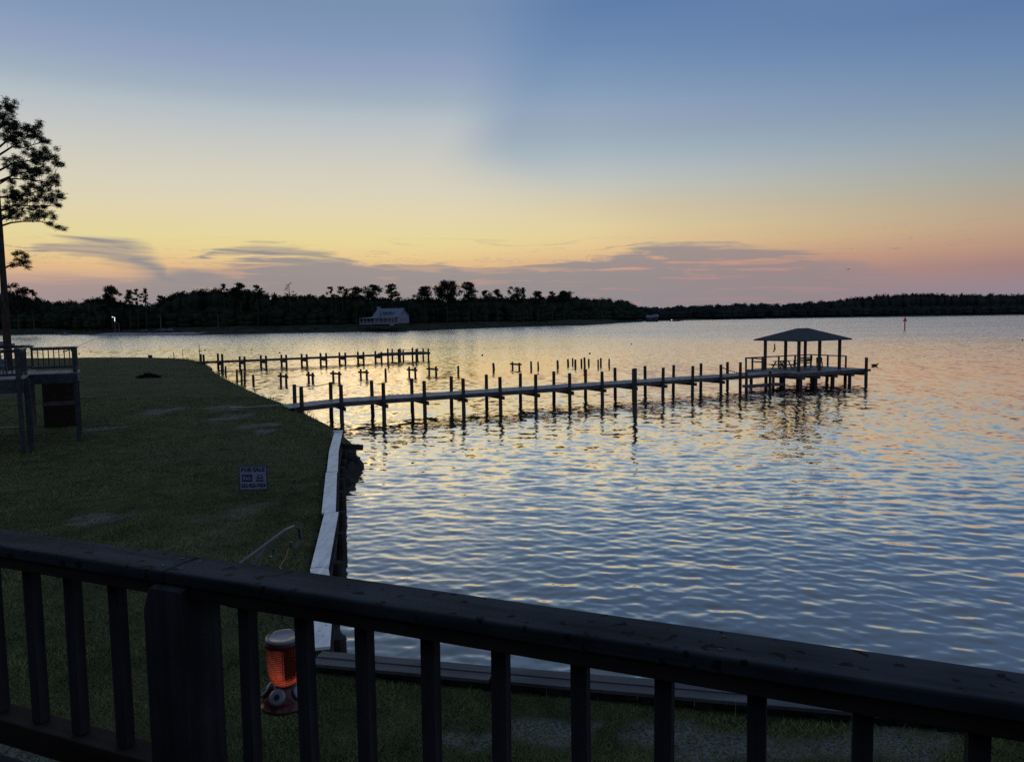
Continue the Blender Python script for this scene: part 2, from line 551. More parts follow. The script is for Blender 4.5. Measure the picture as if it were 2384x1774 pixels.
def bare_mask(x, y):
    m = np.zeros(len(x))
    wob = (vnoise(x, y, 1.1, 9) - 0.5) * 1.2 + (vnoise(x, y, 4.0, 10) - 0.5) * 1.0
    for i, (cx, cy, rx, ry) in enumerate(BARE_W):
        d = np.hypot((x - cx) / rx, (y - cy) / ry) + wob
        k = 0.35 if i == 8 else (0.6 if py > 1700 else 1.0)
        m = np.maximum(m, np.clip((1.15 - d) / 0.5, 0, 1) * k)
    return m


def axis(segs):
    out = []
    for a, b, s in segs:
        out += list(np.arange(a, b, s))
    out.append(segs[-1][1])
    return np.array(out)


gx = axis([(-260, -90, 6), (-90, -40, 1.2), (-40, -16, 0.45), (-16, 7, 0.16), (7, 14, 0.5), (14, 62, 3)])
gy = axis([(-40, 3, 3), (3, 13, 0.14), (13, 36, 0.25), (36, 70, 0.5), (70, 121, 1.0), (121, 150, 8)])
XX, YY = np.meshgrid(gx, gy)
xs, ys = XX.ravel(), YY.ravel()
zs, sds, hards = lawn_h(xs, ys)
nx, ny = len(gx), len(gy)
idx = np.arange(nx * ny).reshape(ny, nx)
quads = np.stack([idx[:-1, :-1], idx[:-1, 1:], idx[1:, 1:], idx[1:, :-1]], -1).reshape(-1, 4)
keep = (sds[quads].min(1) < 22)
lm_, lgn, lbn = pmat('lawn ground', (0.03, 0.04, 0.018), 0.95, 0.08)
att = lgn.n.new('ShaderNodeAttribute')
att.attribute_name = 'bare'
lt = lgn.n.new('ShaderNodeTexCoord').outputs['Object']
na = lgn.noise(lgn.vm('MULTIPLY', lt, (1, 1, 1)), 1.6, 5, 0.65, 0.4)
nb = lgn.noise(lt, 0.22, 3, 0.5, 0.3)
nc_ = lgn.noise(lt, 26, 4, 0.65)
gcol = lgn.mix(lgn.sstep(na, 0.36, 0.66), (0.042, 0.050, 0.020, 1), (0.098, 0.100, 0.040, 1))
gcol = lgn.mix(lgn.m('MULTIPLY', lgn.sstep(nb, 0.42, 0.66), 0.65), gcol, (0.11, 0.098, 0.05, 1))
gcol = lgn.mix(lgn.sstep(nc_, 0.35, 0.68), gcol, lgn.vm('MULTIPLY', gcol, (0.45, 0.47, 0.45)))
bf = lgn.m('MULTIPLY', att.outputs['Fac'], lgn.sstep(nc_, 0.38, 0.6))
gcol = lgn.mix(bf, gcol, (0.27, 0.26, 0.265, 1))
lgn.l.new(gcol, lbn.inputs['Base Color'])
bump(lgn, lbn, lgn.m('ADD', nc_, lgn.m('MULTIPLY', na, 1.5)), 0.9, 0.06)
used = np.unique(quads[keep])
remap = -np.ones(nx * ny, int)
remap[used] = np.arange(len(used))
lawn = npmesh('lawn', np.column_stack([xs, ys, zs])[used], remap[quads[keep]], lm_, None, True)
tag(lawn, 'dark mown lawn running along the water with worn bare patches', kind='structure')
ba = lawn.data.attributes.new('bare', 'FLOAT', 'POINT')
ba.data.foreach_set('value', bare_mask(xs[used], ys[used]).astype(np.float32))


# grass blades, real geometry: one triangle each
def blades(n, xr, yr, hmin, hmax, wid, cond, seed, lean=0.95):
    r = np.random.default_rng(seed)
    x = r.uniform(*xr, n)
    y = r.uniform(*yr, n)
    z, sd, hard = lawn_h(x, y)
    k = cond(x, y, sd, hard, r)
    x, y, z = x[k], y[k], z[k]
    n = len(x)
    h = r.uniform(hmin, hmax, n) * (0.6 + 0.8 * vnoise(x, y, 1.8, 21))
    a = r.uniform(0, 2 * np.pi, n)
    b = r.uniform(0, 2 * np.pi, n)
    w = wid * r.uniform(0.6, 1.3, n)
    base = np.column_stack([x, y, z - 0.01])
    off = np.column_stack([np.cos(a) * w, np.sin(a) * w, np.zeros(n)])
    tip = base + np.column_stack([np.cos(b) * h * lean, np.sin(b) * h * lean, h])
    V = np.stack([base - off, base + off, tip], 1).reshape(-1, 3)
    return V


def lawn_cond(x, y, sd, hard, r):
    inside = sd < -0.35
    return inside & (r.random(len(x)) > 0.93 * bare_mask(x, y))


Vb = [blades(150000, (-7.5, 7.5), (4.5, 11.0), 0.03, 0.075, 0.006, lambda x, y, sd, hd, r: lawn_cond(x, y, sd, hd, r) & (np.abs(x) < 0.75 * y + 0.6), 31),
      blades(90000, (-16, -1.5), (9.0, 22), 0.03, 0.08, 0.010, lambda x, y, sd, hd, r: lawn_cond(x, y, sd, hd, r) & (np.abs(x) < 0.75 * y + 0.6), 32),
      blades(70000, (-34, -3), (22, 50), 0.03, 0.09, 0.02, lambda x, y, sd, hd, r: lawn_cond(x, y, sd, hd, r) & (np.abs(x) < 0.75 * y + 0.6), 33),
      blades(26000, (-50, -5), (31, 112), 0.12, 0.42, 0.022, lambda x, y, sd, hd, r: (~hd) & (sd > -1.9) & (sd < 0.35) & (r.random(len(x)) < 0.25 + 0.75 * (vnoise(x, y, 0.5, 8) > 0.45)), 34, 0.35),
      blades(9000, (-8, 8), (8.0, 33), 0.06, 0.2, 0.008, lambda x, y, sd, hd, r: hd & (sd > -0.62) & (sd < -0.32), 35, 0.4)]
Vb = np.concatenate(Vb)
gm_ = varied('grass blade', (0.065, 0.078, 0.026), (0.19, 0.205, 0.072), 1.1, 0.8, 0.12, bstr=0)
grass = npmesh('grass', Vb, np.arange(len(Vb)).reshape(-1, 3), gm_)
tag(grass, 'dark grass blades covering the lawn and the bank', kind='stuff')

# ------------------------------------------------------------------ water
WAVES = []
wr = np.random.default_rng(11)
for i in range(84):
    lam = 0.14 * (1.7 / 0.14) ** (i / 83) * wr.uniform(0.93, 1.07)
    th = R(-106) + wr.normal(0, 0.40) if i % 4 else R(-62) + wr.normal(0, 0.35)
    s = 0.0093 * (0.62 + 0.85 * math.exp(-((math.log(lam) - math.log(0.44)) / 0.6) ** 2))
    WAVES.append((lam, th, s, wr.uniform(0, 6.28)))
dv = 5.9 * 752
rows, d = [], 6.4
while d < 2600:
    rows.append(d)
    d += max(0.05, d * d / dv * 0.75)
rows += [3600, 6000, 12000]
rows = np.array(rows)
step = np.maximum(0.05, rows ** 2 / dv * 0.75)
angs = np.linspace(R(-41), R(41), 1000)
AA, DD = np.meshgrid(angs, rows)
SS = np.meshgrid(angs, step)[1]
wx, wy = (DD * np.sin(AA)).ravel(), (DD * np.cos(AA)).ravel()
st_ = SS.ravel()
dd = DD.ravel()
hz = np.zeros(len(wx), np.float64)
res = np.zeros(len(rows))
tot = 0
swell = 0.75 + 0.5 * vnoise(wx, wy, 0.09, 41)
calm = np.clip(swell, 0.6, 1.2)
for lam, th, s, ph in WAVES:
    k = 2 * math.pi / lam
    wgt = np.clip((lam / step - 2.2) / 2.6, 0, 1)
    tot += s * s / 2
    res += (wgt * s) ** 2 / 2
    if wgt.max() <= 0:
        continue
    nr = int(np.max(np.nonzero(wgt > 0)[0])) + 1
    m_ = nr * len(angs)
    hz[:m_] += np.repeat(wgt[:nr], len(angs)) * (s / k) * np.sin(k * (wx[:m_] * math.cos(th) + wy[:m_] * math.sin(th)) + ph)
hz *= calm
unres = np.sqrt(np.clip(1 - res / tot, 0, 1))
nr, nc = len(rows), len(angs)
iw = np.arange(nr * nc).reshape(nr, nc)
wq = np.stack([iw[:-1, :-1], iw[:-1, 1:], iw[1:, 1:], iw[1:, :-1]], -1).reshape(-1, 4)
sdw, _h = shore_sd(np.column_stack([wx, wy]))
wq = wq[sdw[wq].max(1) > -1.2]
used = np.unique(wq)
rm = -np.ones(nr * nc, int)
rm[used] = np.arange(len(used))
WV = np.column_stack([wx, wy, hz])[used]
# flat water to both sides of the finely built sector
side_v, side_f = [], []
nv = len(WV)
for sgn in (-1, 1):
    prev = None
    for a in np.linspace(41, 100, 8):
        cur = []
        for d in (8.0, 40, 200, 1000, 12000):
            side_v.append((sgn * d * math.sin(R(a)), d * math.cos(R(a)), 0.0))
            cur.append(nv + len(side_v) - 1)
        if prev:
            for j in range(4):
                q = (prev[j], cur[j], cur[j + 1], prev[j + 1])
                side_f.append(q if sgn > 0 else q[::-1])
        prev = cur
WV = np.vstack([WV, np.array(side_v)])
WF = np.vstack([rm[wq], np.array(side_f)])
wmat, wg, wb = pmat('river water', (0.010, 0.016, 0.022), 0.04, 0.5)
wp = wg.n.new('ShaderNodeNewGeometry')
wn = wg.n.new('ShaderNodeAttribute')
wn.attribute_name = 'unresolved'
pos = wp.outputs['Position']
cvw = wg.vm('MULTIPLY', pos, (1.5, 2.0, 0.0))
c1 = wg.noise(cvw, 1.0, 3.0, 0.62, 0.0, True)
c2 = wg.noise(wg.vm('MULTIPLY', pos, (0.75, 0.22, 0.0)), 1.0, 4.0, 0.6, 0.3, True)
c3 = wg.noise(wg.vm('MULTIPLY', pos, (4.5, 6.5, 0.0)), 1.0, 3.0, 0.6, 0.0, True)
sl = wg.vm('ADD', wg.vm('SCALE', wg.vm('SUBTRACT', c1, (0.5, 0.5, 0.5))), wg.vm('SCALE', wg.vm('SUBTRACT', c2, (0.5, 0.5, 0.5))))
fine = wg.vm('SCALE', wg.vm('SUBTRACT', c3, (0.5, 0.5, 0.5)))
scs = [nd for nd in wg.n if nd.type == 'VECT_MATH' and nd.operation == 'SCALE']
gust = wg.sstep(wg.noise(wg.vm('MULTIPLY', pos, (0.010, 0.028, 0.0)), 1.0, 3.0, 0.55), 0.30, 0.70, 0.70, 1.25)
open_ = wg.sstep(wg.vm('LENGTH', pos), 70.0, 320.0)
wg.put(scs[0].inputs['Scale'], wg.m('MULTIPLY', wg.m('MULTIPLY', wn.outputs['Fac'], wg.m('MULTIPLY_ADD', open_, 1.15, 0.30)), gust))
wg.put(scs[1].inputs['Scale'], wg.m('MULTIPLY', wn.outputs['Fac'], wg.m('MULTIPLY_ADD', open_, 0.42, 0.16)))
scs[2].inputs['Scale'].default_value = 0.07
sl = wg.vm('ADD', sl, fine)
slx, sly, slz = wg.sep(sl)
# wind waves in the open lean one way: their steep faces look south, towards this shore
lean_ = wg.sstep(wg.vm('LENGTH', pos), 30.0, 130.0)
sly = wg.m('ADD', wg.m('MULTIPLY', sly, wg.m('SUBTRACT', 1.0, lean_)), wg.m('MULTIPLY', wg.m('ABSOLUTE', sly), wg.m('MULTIPLY', lean_, -1.0)))
sl = wg.xyz(slx, sly, 0.0)
nrm = wg.vm('NORMALIZE', wg.vm('ADD', wp.outputs['Normal'], sl))
wg.n.remove(wb)
gl = wg.n.new('ShaderNodeBsdfGlossy')
gl.inputs['Roughness'].default_value = 0.05
gl.inputs['Color'].default_value = (1.0, 0.955, 0.885, 1)
wg.l.new(nrm, gl.inputs['Normal'])
df = wg.n.new('ShaderNodeBsdfDiffuse')
df.inputs['Color'].default_value = (0.075, 0.082, 0.086, 1)
fr_ = wg.n.new('ShaderNodeFresnel')
fr_.inputs['IOR'].default_value = 1.34
wg.l.new(nrm, fr_.inputs['Normal'])
mx = wg.n.new('ShaderNodeMixShader')
wg.l.new(wg.m('MULTIPLY_ADD', fr_.outputs[0], 3.1, 0.02, True), mx.inputs[0])
wg.l.new(df.outputs[0], mx.inputs[1])
wg.l.new(gl.outputs[0], mx.inputs[2])
wg.l.new(mx.outputs[0], wg.n['Material Output'].inputs['Surface'])
water = npmesh('water', WV, WF, wmat, None, True)
ua = water.data.attributes.new('unresolved', 'FLOAT', 'POINT')
ua.data.foreach_set('value', np.concatenate([np.repeat(unres, nc)[used], np.ones(len(side_v))]).astype(np.float32))
tag(water, 'rippled river water reflecting the dusk sky', kind='structure')

# river bed far below, keeps the scene closed
bed = MB()
bed.add([(-13000, -200, -3.0), (13000, -200, -3.0), (13000, 13000, -3.0), (-13000, 13000, -3.0)], [(0, 1, 2, 3)])
tag(bed.build('river_bed', M['sheet']), 'dark river bed under the water', kind='structure')

# ------------------------------------------------------------------ far shores
FS = [(-420, 470), (-330, 455), (-290, 462), (-262, 440), (-234, 420), (-211, 384), (-180, 366), (-150, 364), (-130, 372), (-109, 376), (-85, 385), (-44, 403), (-23, 452), (3, 498), (21, 525), (54, 545), (85, 640), (112, 760), (143, 815), (146, 850), (120, 900)]
HT = [(0, 0.12), (6, 0.5), (14, 1.1), (30, 2.2), (48, 3.7), (80, 4.2), (200, 5.0), (700, 6.0)]


def land_strip(name, line, prof, mat, label):
    n = len(line)
    vs, fs = [], []
    m = len(prof)
    r = random.Random(5)
    fine_ = []
    for i in range(n - 1):
        for t_ in np.linspace(0, 1, 9)[:-1]:
            fine_.append(Vector(line[i]).lerp(Vector(line[i + 1]), t_))
    fine_.append(Vector(line[-1]))
    for i, p in enumerate(fine_):
        for j, (o_, z_) in enumerate(prof):
            w = 0 if j > 2 else (vnoise(np.array([p.x]), np.array([p.y]), 0.12, 77)[0] - 0.5) * 5
            vs.append((p.x + (0 if p.x < 60 else -0.9 * o_ * 0), p.y + o_ + w, z_ + (r.uniform(-0.12, 0.2) if 0 < j < m - 1 else 0)))
    for i in range(len(fine_) - 1):
        for j in range(m - 1):
            fs.append((i * m + j, (i + 1) * m + j, (i + 1) * m + j + 1, i * m + j + 1))
    # bank face down into the water
    o = len(vs)
    for p_i in range(len(fine_)):
        x, y, z = vs[p_i * m]
        vs.append((x, y - 0.3, -1.0))
    for i in range(len(fine_) - 1):
        fs.append((o + i, o + i + 1, (i + 1) * m, i * m))
    b = MB()
    b.add(vs, fs)
    return tag(b.build(name, mat, None, 0, True), label, kind='structure')


M['marsh'] = varied('marsh grass', (0.016, 0.020, 0.012), (0.042, 0.044, 0.027), 0.09, 0.95, 0.05)
land_strip('far_shore', FS, HT, M['marsh'], 'low grassy far shore below the dark wood')
FR = [(60, 860), (146, 862), (170, 930), (300, 1085), (520, 1150), (760, 1165), (1300, 1165)]
land_strip('distant_shore', FR, [(0, 0.2), (10, 1.0), (60, 4), (200, 9), (700, 12)], M['marsh'], 'distant wooded shore at right')
# pale sandy boat landing on the far shore
lb_ = MB()
pts = [(-216, 385.5), (-196, 373.5), (-176, 366), (-152, 365.5), (-152, 377), (-176, 380), (-200, 390), (-214, 400)]
lb_.add([(x, y, 0.42 + (0.72 if i >= 4 else 0.0)) for i, (x, y) in enumerate(pts)] + [(x, y - 0.6, -0.5) for x, y in pts[:4]], [(0, 1, 6, 7), (1, 2, 5, 6), (2, 3, 4, 5), (8, 9, 1, 0), (9, 10, 2, 1), (10, 11, 3, 2)])
tag(lb_.build('boat_landing', M['concrete'], None, 0, True), 'pale sandy landing strip on the far shore', kind='structure')


# ------------------------------------------------------------------ trees
def tri_cloud(centres, radii, counts, sizes, seed, flat=0.55):
    """leaf triangles spread through ellipsoids -> verts (n*3,3)"""
    r = np.random.default_rng(seed)
    out = []
    for c, (rx, ry, rz), n, s in zip(centres, radii, counts, sizes):
        p = r.normal(0, 1, (n, 3))
        p /= np.linalg.norm(p, axis=1)[:, None]
        p *= (r.random((n, 1)) ** 0.45)
        p = p * (rx, ry, rz) + np.array(c)
        a = r.normal(0, 1, (n, 3))
        b = r.normal(0, 1, (n, 3))
        a /= np.linalg.norm(a, axis=1)[:, None]
        b /= np.linalg.norm(b, axis=1)[:, None]
        a[:, 2] *= flat
        sz_ = s * r.uniform(0.6, 1.4, (n, 1))
        out.append(np.stack([p - a * sz_ * 0.5, p + a * sz_ * 0.5, p + b * sz_ * 0.8], 1).reshape(-1, 3))
    return np.concatenate(out)


def crown_cloud(h0, h1, w, kind, seed):
    """clumps of a far crown between heights h0 and h1, width w"""
    r = random.Random(seed)
    cs, rs, ns, ss = [], [], [], []
    H = h1 - h0
    if kind == 'pine':          # open crown: separate flat plates at the ends of limbs
        n = max(8, int(H * w / 4.2))
        for i in range(n):
            t_ = (i + 0.5) / n
            z = h0 + H * (0.06 + 0.9 * t_)
            reach = w / 2 * (1.0 - 0.7 * t_ ** 2) * r.uniform(0.2, 1.15)
            a = r.uniform(0, 6.283)
            rad = w * r.uniform(0.14, 0.23)
            cs.append((math.cos(a) * reach, math.sin(a) * reach, z))
            rs.append((rad * r.uniform(0.7, 1.3), rad, rad * r.uniform(0.3, 0.7)))
        cs.append((0, 0, h1 - 0.06 * H))
        rs.append((w * 0.2, w * 0.2, 0.08 * H))
    elif kind == 'sparse':
        n = 9
        for i in range(n):
            t_ = (i + 0.5) / n
            reach = w / 2 * (1.0 - 0.8 * t_)
            a = r.choice((0, math.pi)) + r.uniform(-0.5, 0.5)
            cs.append((math.cos(a) * reach * r.uniform(0.5, 1), math.sin(a) * reach, h0 + H * t_))
            rs.append((w * 0.10, w * 0.10, 0.35))
    else:                       # rounded crown of many clumps
        n = max(14, int(H * w / 3.5))
        for i in range(n):
            a = r.uniform(0, 6.283)
            t_ = r.random()
            z = h0 + H * t_
            reach = w / 2 * math.sqrt(max(0.12, 1 - ((t_ - 0.45) / 0.62) ** 2)) * math.sqrt(r.uniform(0.05, 0.95))
            rad = w * r.uniform(0.12, 0.22)
            cs.append((math.cos(a) * reach, math.sin(a) * reach, z))
            rs.append((rad, rad, rad * 0.8))
    for (rx, ry, rz) in rs:
        ns.append(20 if kind == 'sparse' else int(34 + 14 * rx * rx))
        ss.append(0.55 if kind == 'sparse' else 0.85)
    return cs, rs, ns, ss


def far_tree(name, px, top_y, wpx, kind, label, y, base_frac=0.5, ground=3.8, group='trees standing above the far wood', crown_px=None):
    p = at(px, top_y, y)
    top_z = p.z
    w = 1.12 * wpx * y / FPX
    root = empty(name, (p.x, y, ground - 0.3))
    h = top_z - ground + 0.3
    h0 = h - (1.3 * crown_px * y / FPX if crown_px else h * base_frac)
    cs, rs, ns, ss = crown_cloud(h0, h, w, kind, int(px * 7 + 3))
    V = tri_cloud(cs, rs, ns, ss, int(px) + 5)
    npmesh('crown', V, np.arange(len(V)).reshape(-1, 3), M['leaf'], root)
    b = MB()
    b.tube([(0, 0, 0), (0.1, 0, h * 0.5), (-0.1, 0, h * 0.97)], [0.32, 0.24, 0.06], 6)
    rr = random.Random(int(px))
    for (cx, cy, cz) in cs[:14]:
        z0 = max(h0 * 0.9, cz - 0.35 * math.hypot(cx, cy) - 0.5)
        b.tube([(0, 0, min(z0, h * 0.95)), (cx * 0.9, cy * 0.9, cz - 0.1)], [0.11, 0.05], 4)
    b.build('trunk', M['bark'], root)
    tag(root, label, 'tree', group)
    return root


SKY_TREES = [
    (37, 665, 44, 'round', 'broad rounded dark tree rising behind the tall pine trunk at the far left', 392, None),
    (74, 677, 26, 'round', 'smaller rounded tree just right of the broad dome tree at far left', 396, None),
    (257, 668, 44, 'pine', 'ragged pine with spreading crown left of the three slim pines', 410, 40),
    (299, 675, 27, 'pine', 'left one of three slim pines close together on the skyline', 412, 36),
    (318, 673, 16, 'pine', 'middle one of three slim pines close together on the skyline', 414, 36),
    (337, 672, 19, 'pine', 'right one of three slim pines close together on the skyline', 412, 36),
    (372, 689, 26, 'pine', 'low spreading pine in the dip right of the three slim pines', 415, 20),
    (520, 661, 20, 'pine', 'narrow tree bump on the skyline, left of the wide twin crowns', 420, 28),
    (558, 660, 40, 'pine', 'wide open pine crown with sky gaps on the hump of the wood', 420, 30),
    (598, 664, 28, 'pine', 'drooping pine at the right end of the hump in the wood', 420, 34),
    (673, 657, 34, 'sparse', 'thin nearly bare tree alone above the level wood', 425, 28),
    (770, 668, 18, 'pine', 'small pine tuft, leftmost of five pines left of and above the white house', 430, 22),
    (796, 668, 28, 'pine', 'small forked pine, second of the five pines above the white house', 432, 22),
    (828, 670, 38, 'pine', 'low wide pine, third of the five pines above the white house', 430, 22),
    (866, 664, 42, 'pine', 'wide flat pine directly above the chimney of the white house', 432, 26),
    (911, 662, 30, 'pine', 'tapering tiered pine above the right end of the white house roof', 432, 30),
    (988, 667, 42, 'pine', 'wide pine, left one of three large pines right of the white house', 445, 30),
    (1040, 659, 52, 'round', 'largest dense pine crown, middle of three large pines right of the white house', 450, 34),
    (1090, 657, 38, 'pine', 'tall layered pine, right one of three large pines right of the white house', 460, 36),
    (1132, 677, 28, 'pine', 'small pine crown close right of the three large pines', 480, 20),
    (1158, 675, 30, 'pine', 'second small pine crown right of the three large pines', 490, 22),
    (1195, 671, 34, 'round', 'dense rounded pine left of the narrow upright one', 510, 26),
    (1217, 670, 20, 'pine', 'narrow upright pine next to the dense rounded pine', 512, 30),
    (1252, 678, 28, 'pine', 'small ragged pine in the falling right part of the wood', 530, 24),
    (1285, 679, 22, 'pine', 'small pointed pine in the falling right part of the wood', 540, 22),
    (1313, 679, 46, 'pine', 'last wide open pine before the wood smooths out towards the point', 550, 20),
]
for px, ty, wpx, kind, lab, y, cp in SKY_TREES:
    nm = 'pine_tree' if kind == 'pine' else ('bare_tree' if kind == 'sparse' else 'tree')
    far_tree(nm, px, ty, wpx, kind, lab, y, 0.62, crown_px=cp)

# the wood as one mass: hundreds of crowns grown together
PROF = [(-60, 690), (0, 684), (20, 676), (90, 690), (110, 698), (150, 699), (200, 697), (230, 690), (255, 690), (300, 703), (345, 712), (362, 706), (385, 690), (400, 684), (430, 676), (470, 671), (495, 668),
        (530, 668), (570, 671), (600, 676), (625, 682), (700, 685), (760, 686), (860, 690), (945, 692), (960, 692), (1060, 692), (1150, 690), (1240, 690), (1330, 688), (1385, 692), (1430, 694), (1450, 697), (1470, 703), (1482, 709), (1492, 717)]


def prof(px, P):
    return float(np.interp(px, [p[0] for p in P], [p[1] for p in P]))


def shore_y(px):
    return float(np.interp(px, [0, 100, 210, 230, 460, 680, 800, 1000, 1100, 1200, 1260, 1370, 1450, 1500], [455, 462, 425, 380, 365, 376, 386, 405, 455, 500, 525, 590, 760, 815]))


def wood(name, label, pxr, n, yfun, P, mat, ground, seed, wmin, wmax, tri, size, rowsf):
    r = random.Random(seed)
    cs, rs, ns, ss = [], [], [], []
    core_v, core_f = [], []
    ico = bmesh.new()
    bmesh.ops.create_icosphere(ico, subdivisions=1, radius=1.0)
    iv = [v.co.copy() for v in ico.verts]
    iff = [[v.index for v in f.verts] for f in ico.faces]
    ico.free()
    trunks = MB()
    for i in range(n):
        px = pxr[0] + (pxr[1] - pxr[0]) * (i + r.random()) / n
        row = r.choice(rowsf)
        y = yfun(px) + row[0] + r.uniform(-6, 6)
        topy = prof(px, P) + r.uniform(-1.5, 6) if row[2] else None
        zt = at(px, topy, y).z if topy else ground + r.uniform(*row[1])
        x = at(px, 740, y).x
        hh = max(3.0, zt - ground)
        w = r.uniform(wmin, wmax) * max(1.0, y / 470 if y < 850 else 1.0)
        nb_ = 5
        for k in range(nb_):
            a = r.uniform(0, 6.283)
            q = r.uniform(0.15, 1.0)
            rad = w * r.uniform(0.20, 0.32)
            z = ground + hh * q - rad * (0.35 + 0.5 * q)
            cs.append((x + math.cos(a) * w * 0.3, y + math.sin(a) * w * 0.3, z))
            rs.append((rad, rad, rad * 0.8))
            ns.append(tri)
            ss.append(size)
        for k in range(5):
            a = k * 1.2566 + r.uniform(-0.4, 0.4)
            cs.append((x + math.cos(a) * w * 0.24 * (k > 0), y + math.sin(a) * w * 0.24 * (k > 0), zt - 0.055 * hh - (0.07 * hh if k else 0)))
            rs.append((w * 0.20, w * 0.20, hh * 0.055))
            ns.append(int(tri * 1.5))
            ss.append(size * 0.8)
        for cz, rx, rz in ((zt - hh * 0.40, w * 0.44, hh * 0.36), (ground + hh * 0.22, w * 0.46, hh * 0.30)):
            o = len(core_v)
            for v in iv:
                k = 1 + r.uniform(-0.22, 0.12)
                core_v.append((x + v.x * rx * k, y + v.y * rx * k, cz + v.z * rz * k))
            core_f += [[q + o for q in f] for f in iff]
    V = tri_cloud(cs, rs, ns, ss, seed)
    F = np.arange(len(V)).reshape(-1, 3)
    V = np.vstack([V, np.array(core_v)])
    F = np.vstack([F, np.array(core_f) + len(F) * 3])
    return tag(npmesh(name, V, F, mat), label, kind='stuff')


wood('far_wood', 'dark wood covering the far shore behind the white house', (-70, 1490), 760, lambda px: shore_y(px) + 52, PROF, M['leaf'], 3.6, 51, 6, 10, 13, 1.15,
     [(0, (5, 9), False), (0, (7, 12), False), (12, (9, 14), False), (24, None, True), (34, None, True), (30, None, True)])
PROFR = [(1440, 700), (1486, 713), (1500, 713), (1540, 714), (1600, 711), (1650, 708), (1700, 706), (1800, 706), (1850, 704), (1900, 701), (1940, 695), (1987, 690), (2020, 688), (2062, 683), (2148, 680), (2200, 682), (2255, 683), (2320, 684), (2384, 681), (2460, 682)]
wood('distant_wood', 'distant wood along the right horizon, coloured blue black for haze', (1440, 2470), 520, lambda px: float(np.interp(px, [1440, 1500, 1600, 1900, 2100, 2470], [905, 935, 1040, 1145, 1170, 1180])) + 20, PROFR, M['leaf_haze'], 3.0, 52, 12, 20, 9, 2.2,
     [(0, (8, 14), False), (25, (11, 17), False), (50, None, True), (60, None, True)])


# marsh grass tufts and bushes along the far bank
def bush_band():
    r = random.Random(4)
    cs, rs, ns, ss = [], [], [], []
    for i in range(420):
        px = r.uniform(-40, 1480)
        y = shore_y(px) + r.uniform(3, 46)
        if 215 < px < 470 and y < shore_y(px) + 16:
            continue
        x = at(px, 750, y).x
        z = float(np.interp(y - shore_y(px), [h[0] for h in HT], [h[1] for h in HT]))
        rad = r.uniform(0.7, 2.0)
        cs.append((x, y, z + 0.25 * rad))
        rs.append((rad * 1.6, rad, rad * 0.55))
        ns.append(16)
        ss.append(0.75)
    V = tri_cloud(cs, rs, ns, ss, 77)
    return tag(npmesh('marsh_bushes', V, np.arange(len(V)).reshape(-1, 3), M['marsh']), 'low bushes and reeds along the far bank', kind='stuff')


bush_band()

# ------------------------------------------------------------------ tall pine at the left edge
PY = 62.0
pine = empty('pine_tree', (at(23, 893, PY).x, PY, 0.95))
tag(pine, 'tall loblolly type pine with layered branches cut off by the left picture edge', 'tree')
PB = pine.location.copy()


def pl(px, py, dy=0.0):
    return at(px, py, PY + dy) - PB


tr = MB()
tr.tube([pl(23, 893) - Vector((0, 0, 0.3)), pl(20, 850), pl(9, 666), pl(5, 611), pl(0, 530), pl(-6, 440), pl(-11, 340), pl(-14, 268)], [0.36, 0.31, 0.24, 0.225, 0.20, 0.16, 0.10, 0.03], 12)
tr.build('trunk', M['bark'], pine, 0, True)
LIMBS = [([(1, 527), (25, 519), (52, 516), (95, 516), (131, 530)], 1.0), ([(0, 492), (35, 478), (93, 481), (133, 478)], -1.6), ([(-4, 460), (49, 456), (93, 445), (135, 446)], 1.8),
         ([(-6, 424), (41, 404), (76, 399), (133, 410)], -0.6), ([(-8, 432), (20, 416), (60, 418), (110, 424)], 2.4), ([(-9, 366), (27, 343), (55, 344), (98, 332)], 0.9), ([(-10, 350), (20, 325), (60, 312), (84, 318)], -1.7),
         ([(8, 626), (27, 617), (65, 622)], 0.8), ([(-12, 310), (8, 292), (40, 288)], 1.2), ([(-12, 300), (0, 275), (30, 262)], -0.8), ([(-6, 400), (30, 380), (85, 372), (130, 372)], 1.4),
         ([(0, 515), (18, 502), (33, 496)], -1.0),
         ([(-2, 500), (-50, 480), (-120, 490)], 1.2), ([(-5, 455), (-70, 430), (-130, 440)], -1.2), ([(-8, 400), (-60, 378), (-120, 384)], 1.3), ([(-10, 345), (-50, 325), (-90, 330)], -1.0), ([(-12, 300), (-40, 282), (-60, 285)], 0.8)]
cl_c = []
prg = random.Random(15)
for pts_, dy in LIMBS:
    P3 = [pl(x, y, dy * (0.15 + 0.85 * i / (len(pts_) - 1))) for i, (x, y) in enumerate(pts_)]
    lb2 = MB()
    lb2.tube(P3, [0.075 * (1 - 0.8 * i / (len(P3) - 1)) + 0.012 for i in range(len(P3))], 6)
    # side twigs
    for s in range(len(P3) - 1):
        a, b = P3[s], P3[s + 1]
        nseg = max(2, int((b - a).length / 0.20))
        for j in range(nseg):
            t_ = (j + 0.5) / nseg
            g = (s + t_) / (len(P3) - 1)
            if g < 0.22:
                continue
            p = a.lerp(b, t_)
            q = p + Vector((prg.uniform(-0.2, 0.5) * (1 if pts_[-1][0] > 0 else -1), prg.uniform(-0.8, 0.8), prg.uniform(-0.1, 1.15)))
            lb2.tube([p, (p + q) / 2 + Vector((0, 0, 0.05)), q], [0.022, 0.016, 0.008], 4, False)
            cl_c.append(q)
            if prg.random() < 0.9:
                cl_c.append(p.lerp(q, 0.6) + Vector((prg.uniform(-0.3, 0.3), prg.uniform(-0.4, 0.4), prg.uniform(-0.1, 0.25))))
    cl_c.append(P3[-1])
    lb2.build('limb', M['bark'], pine)
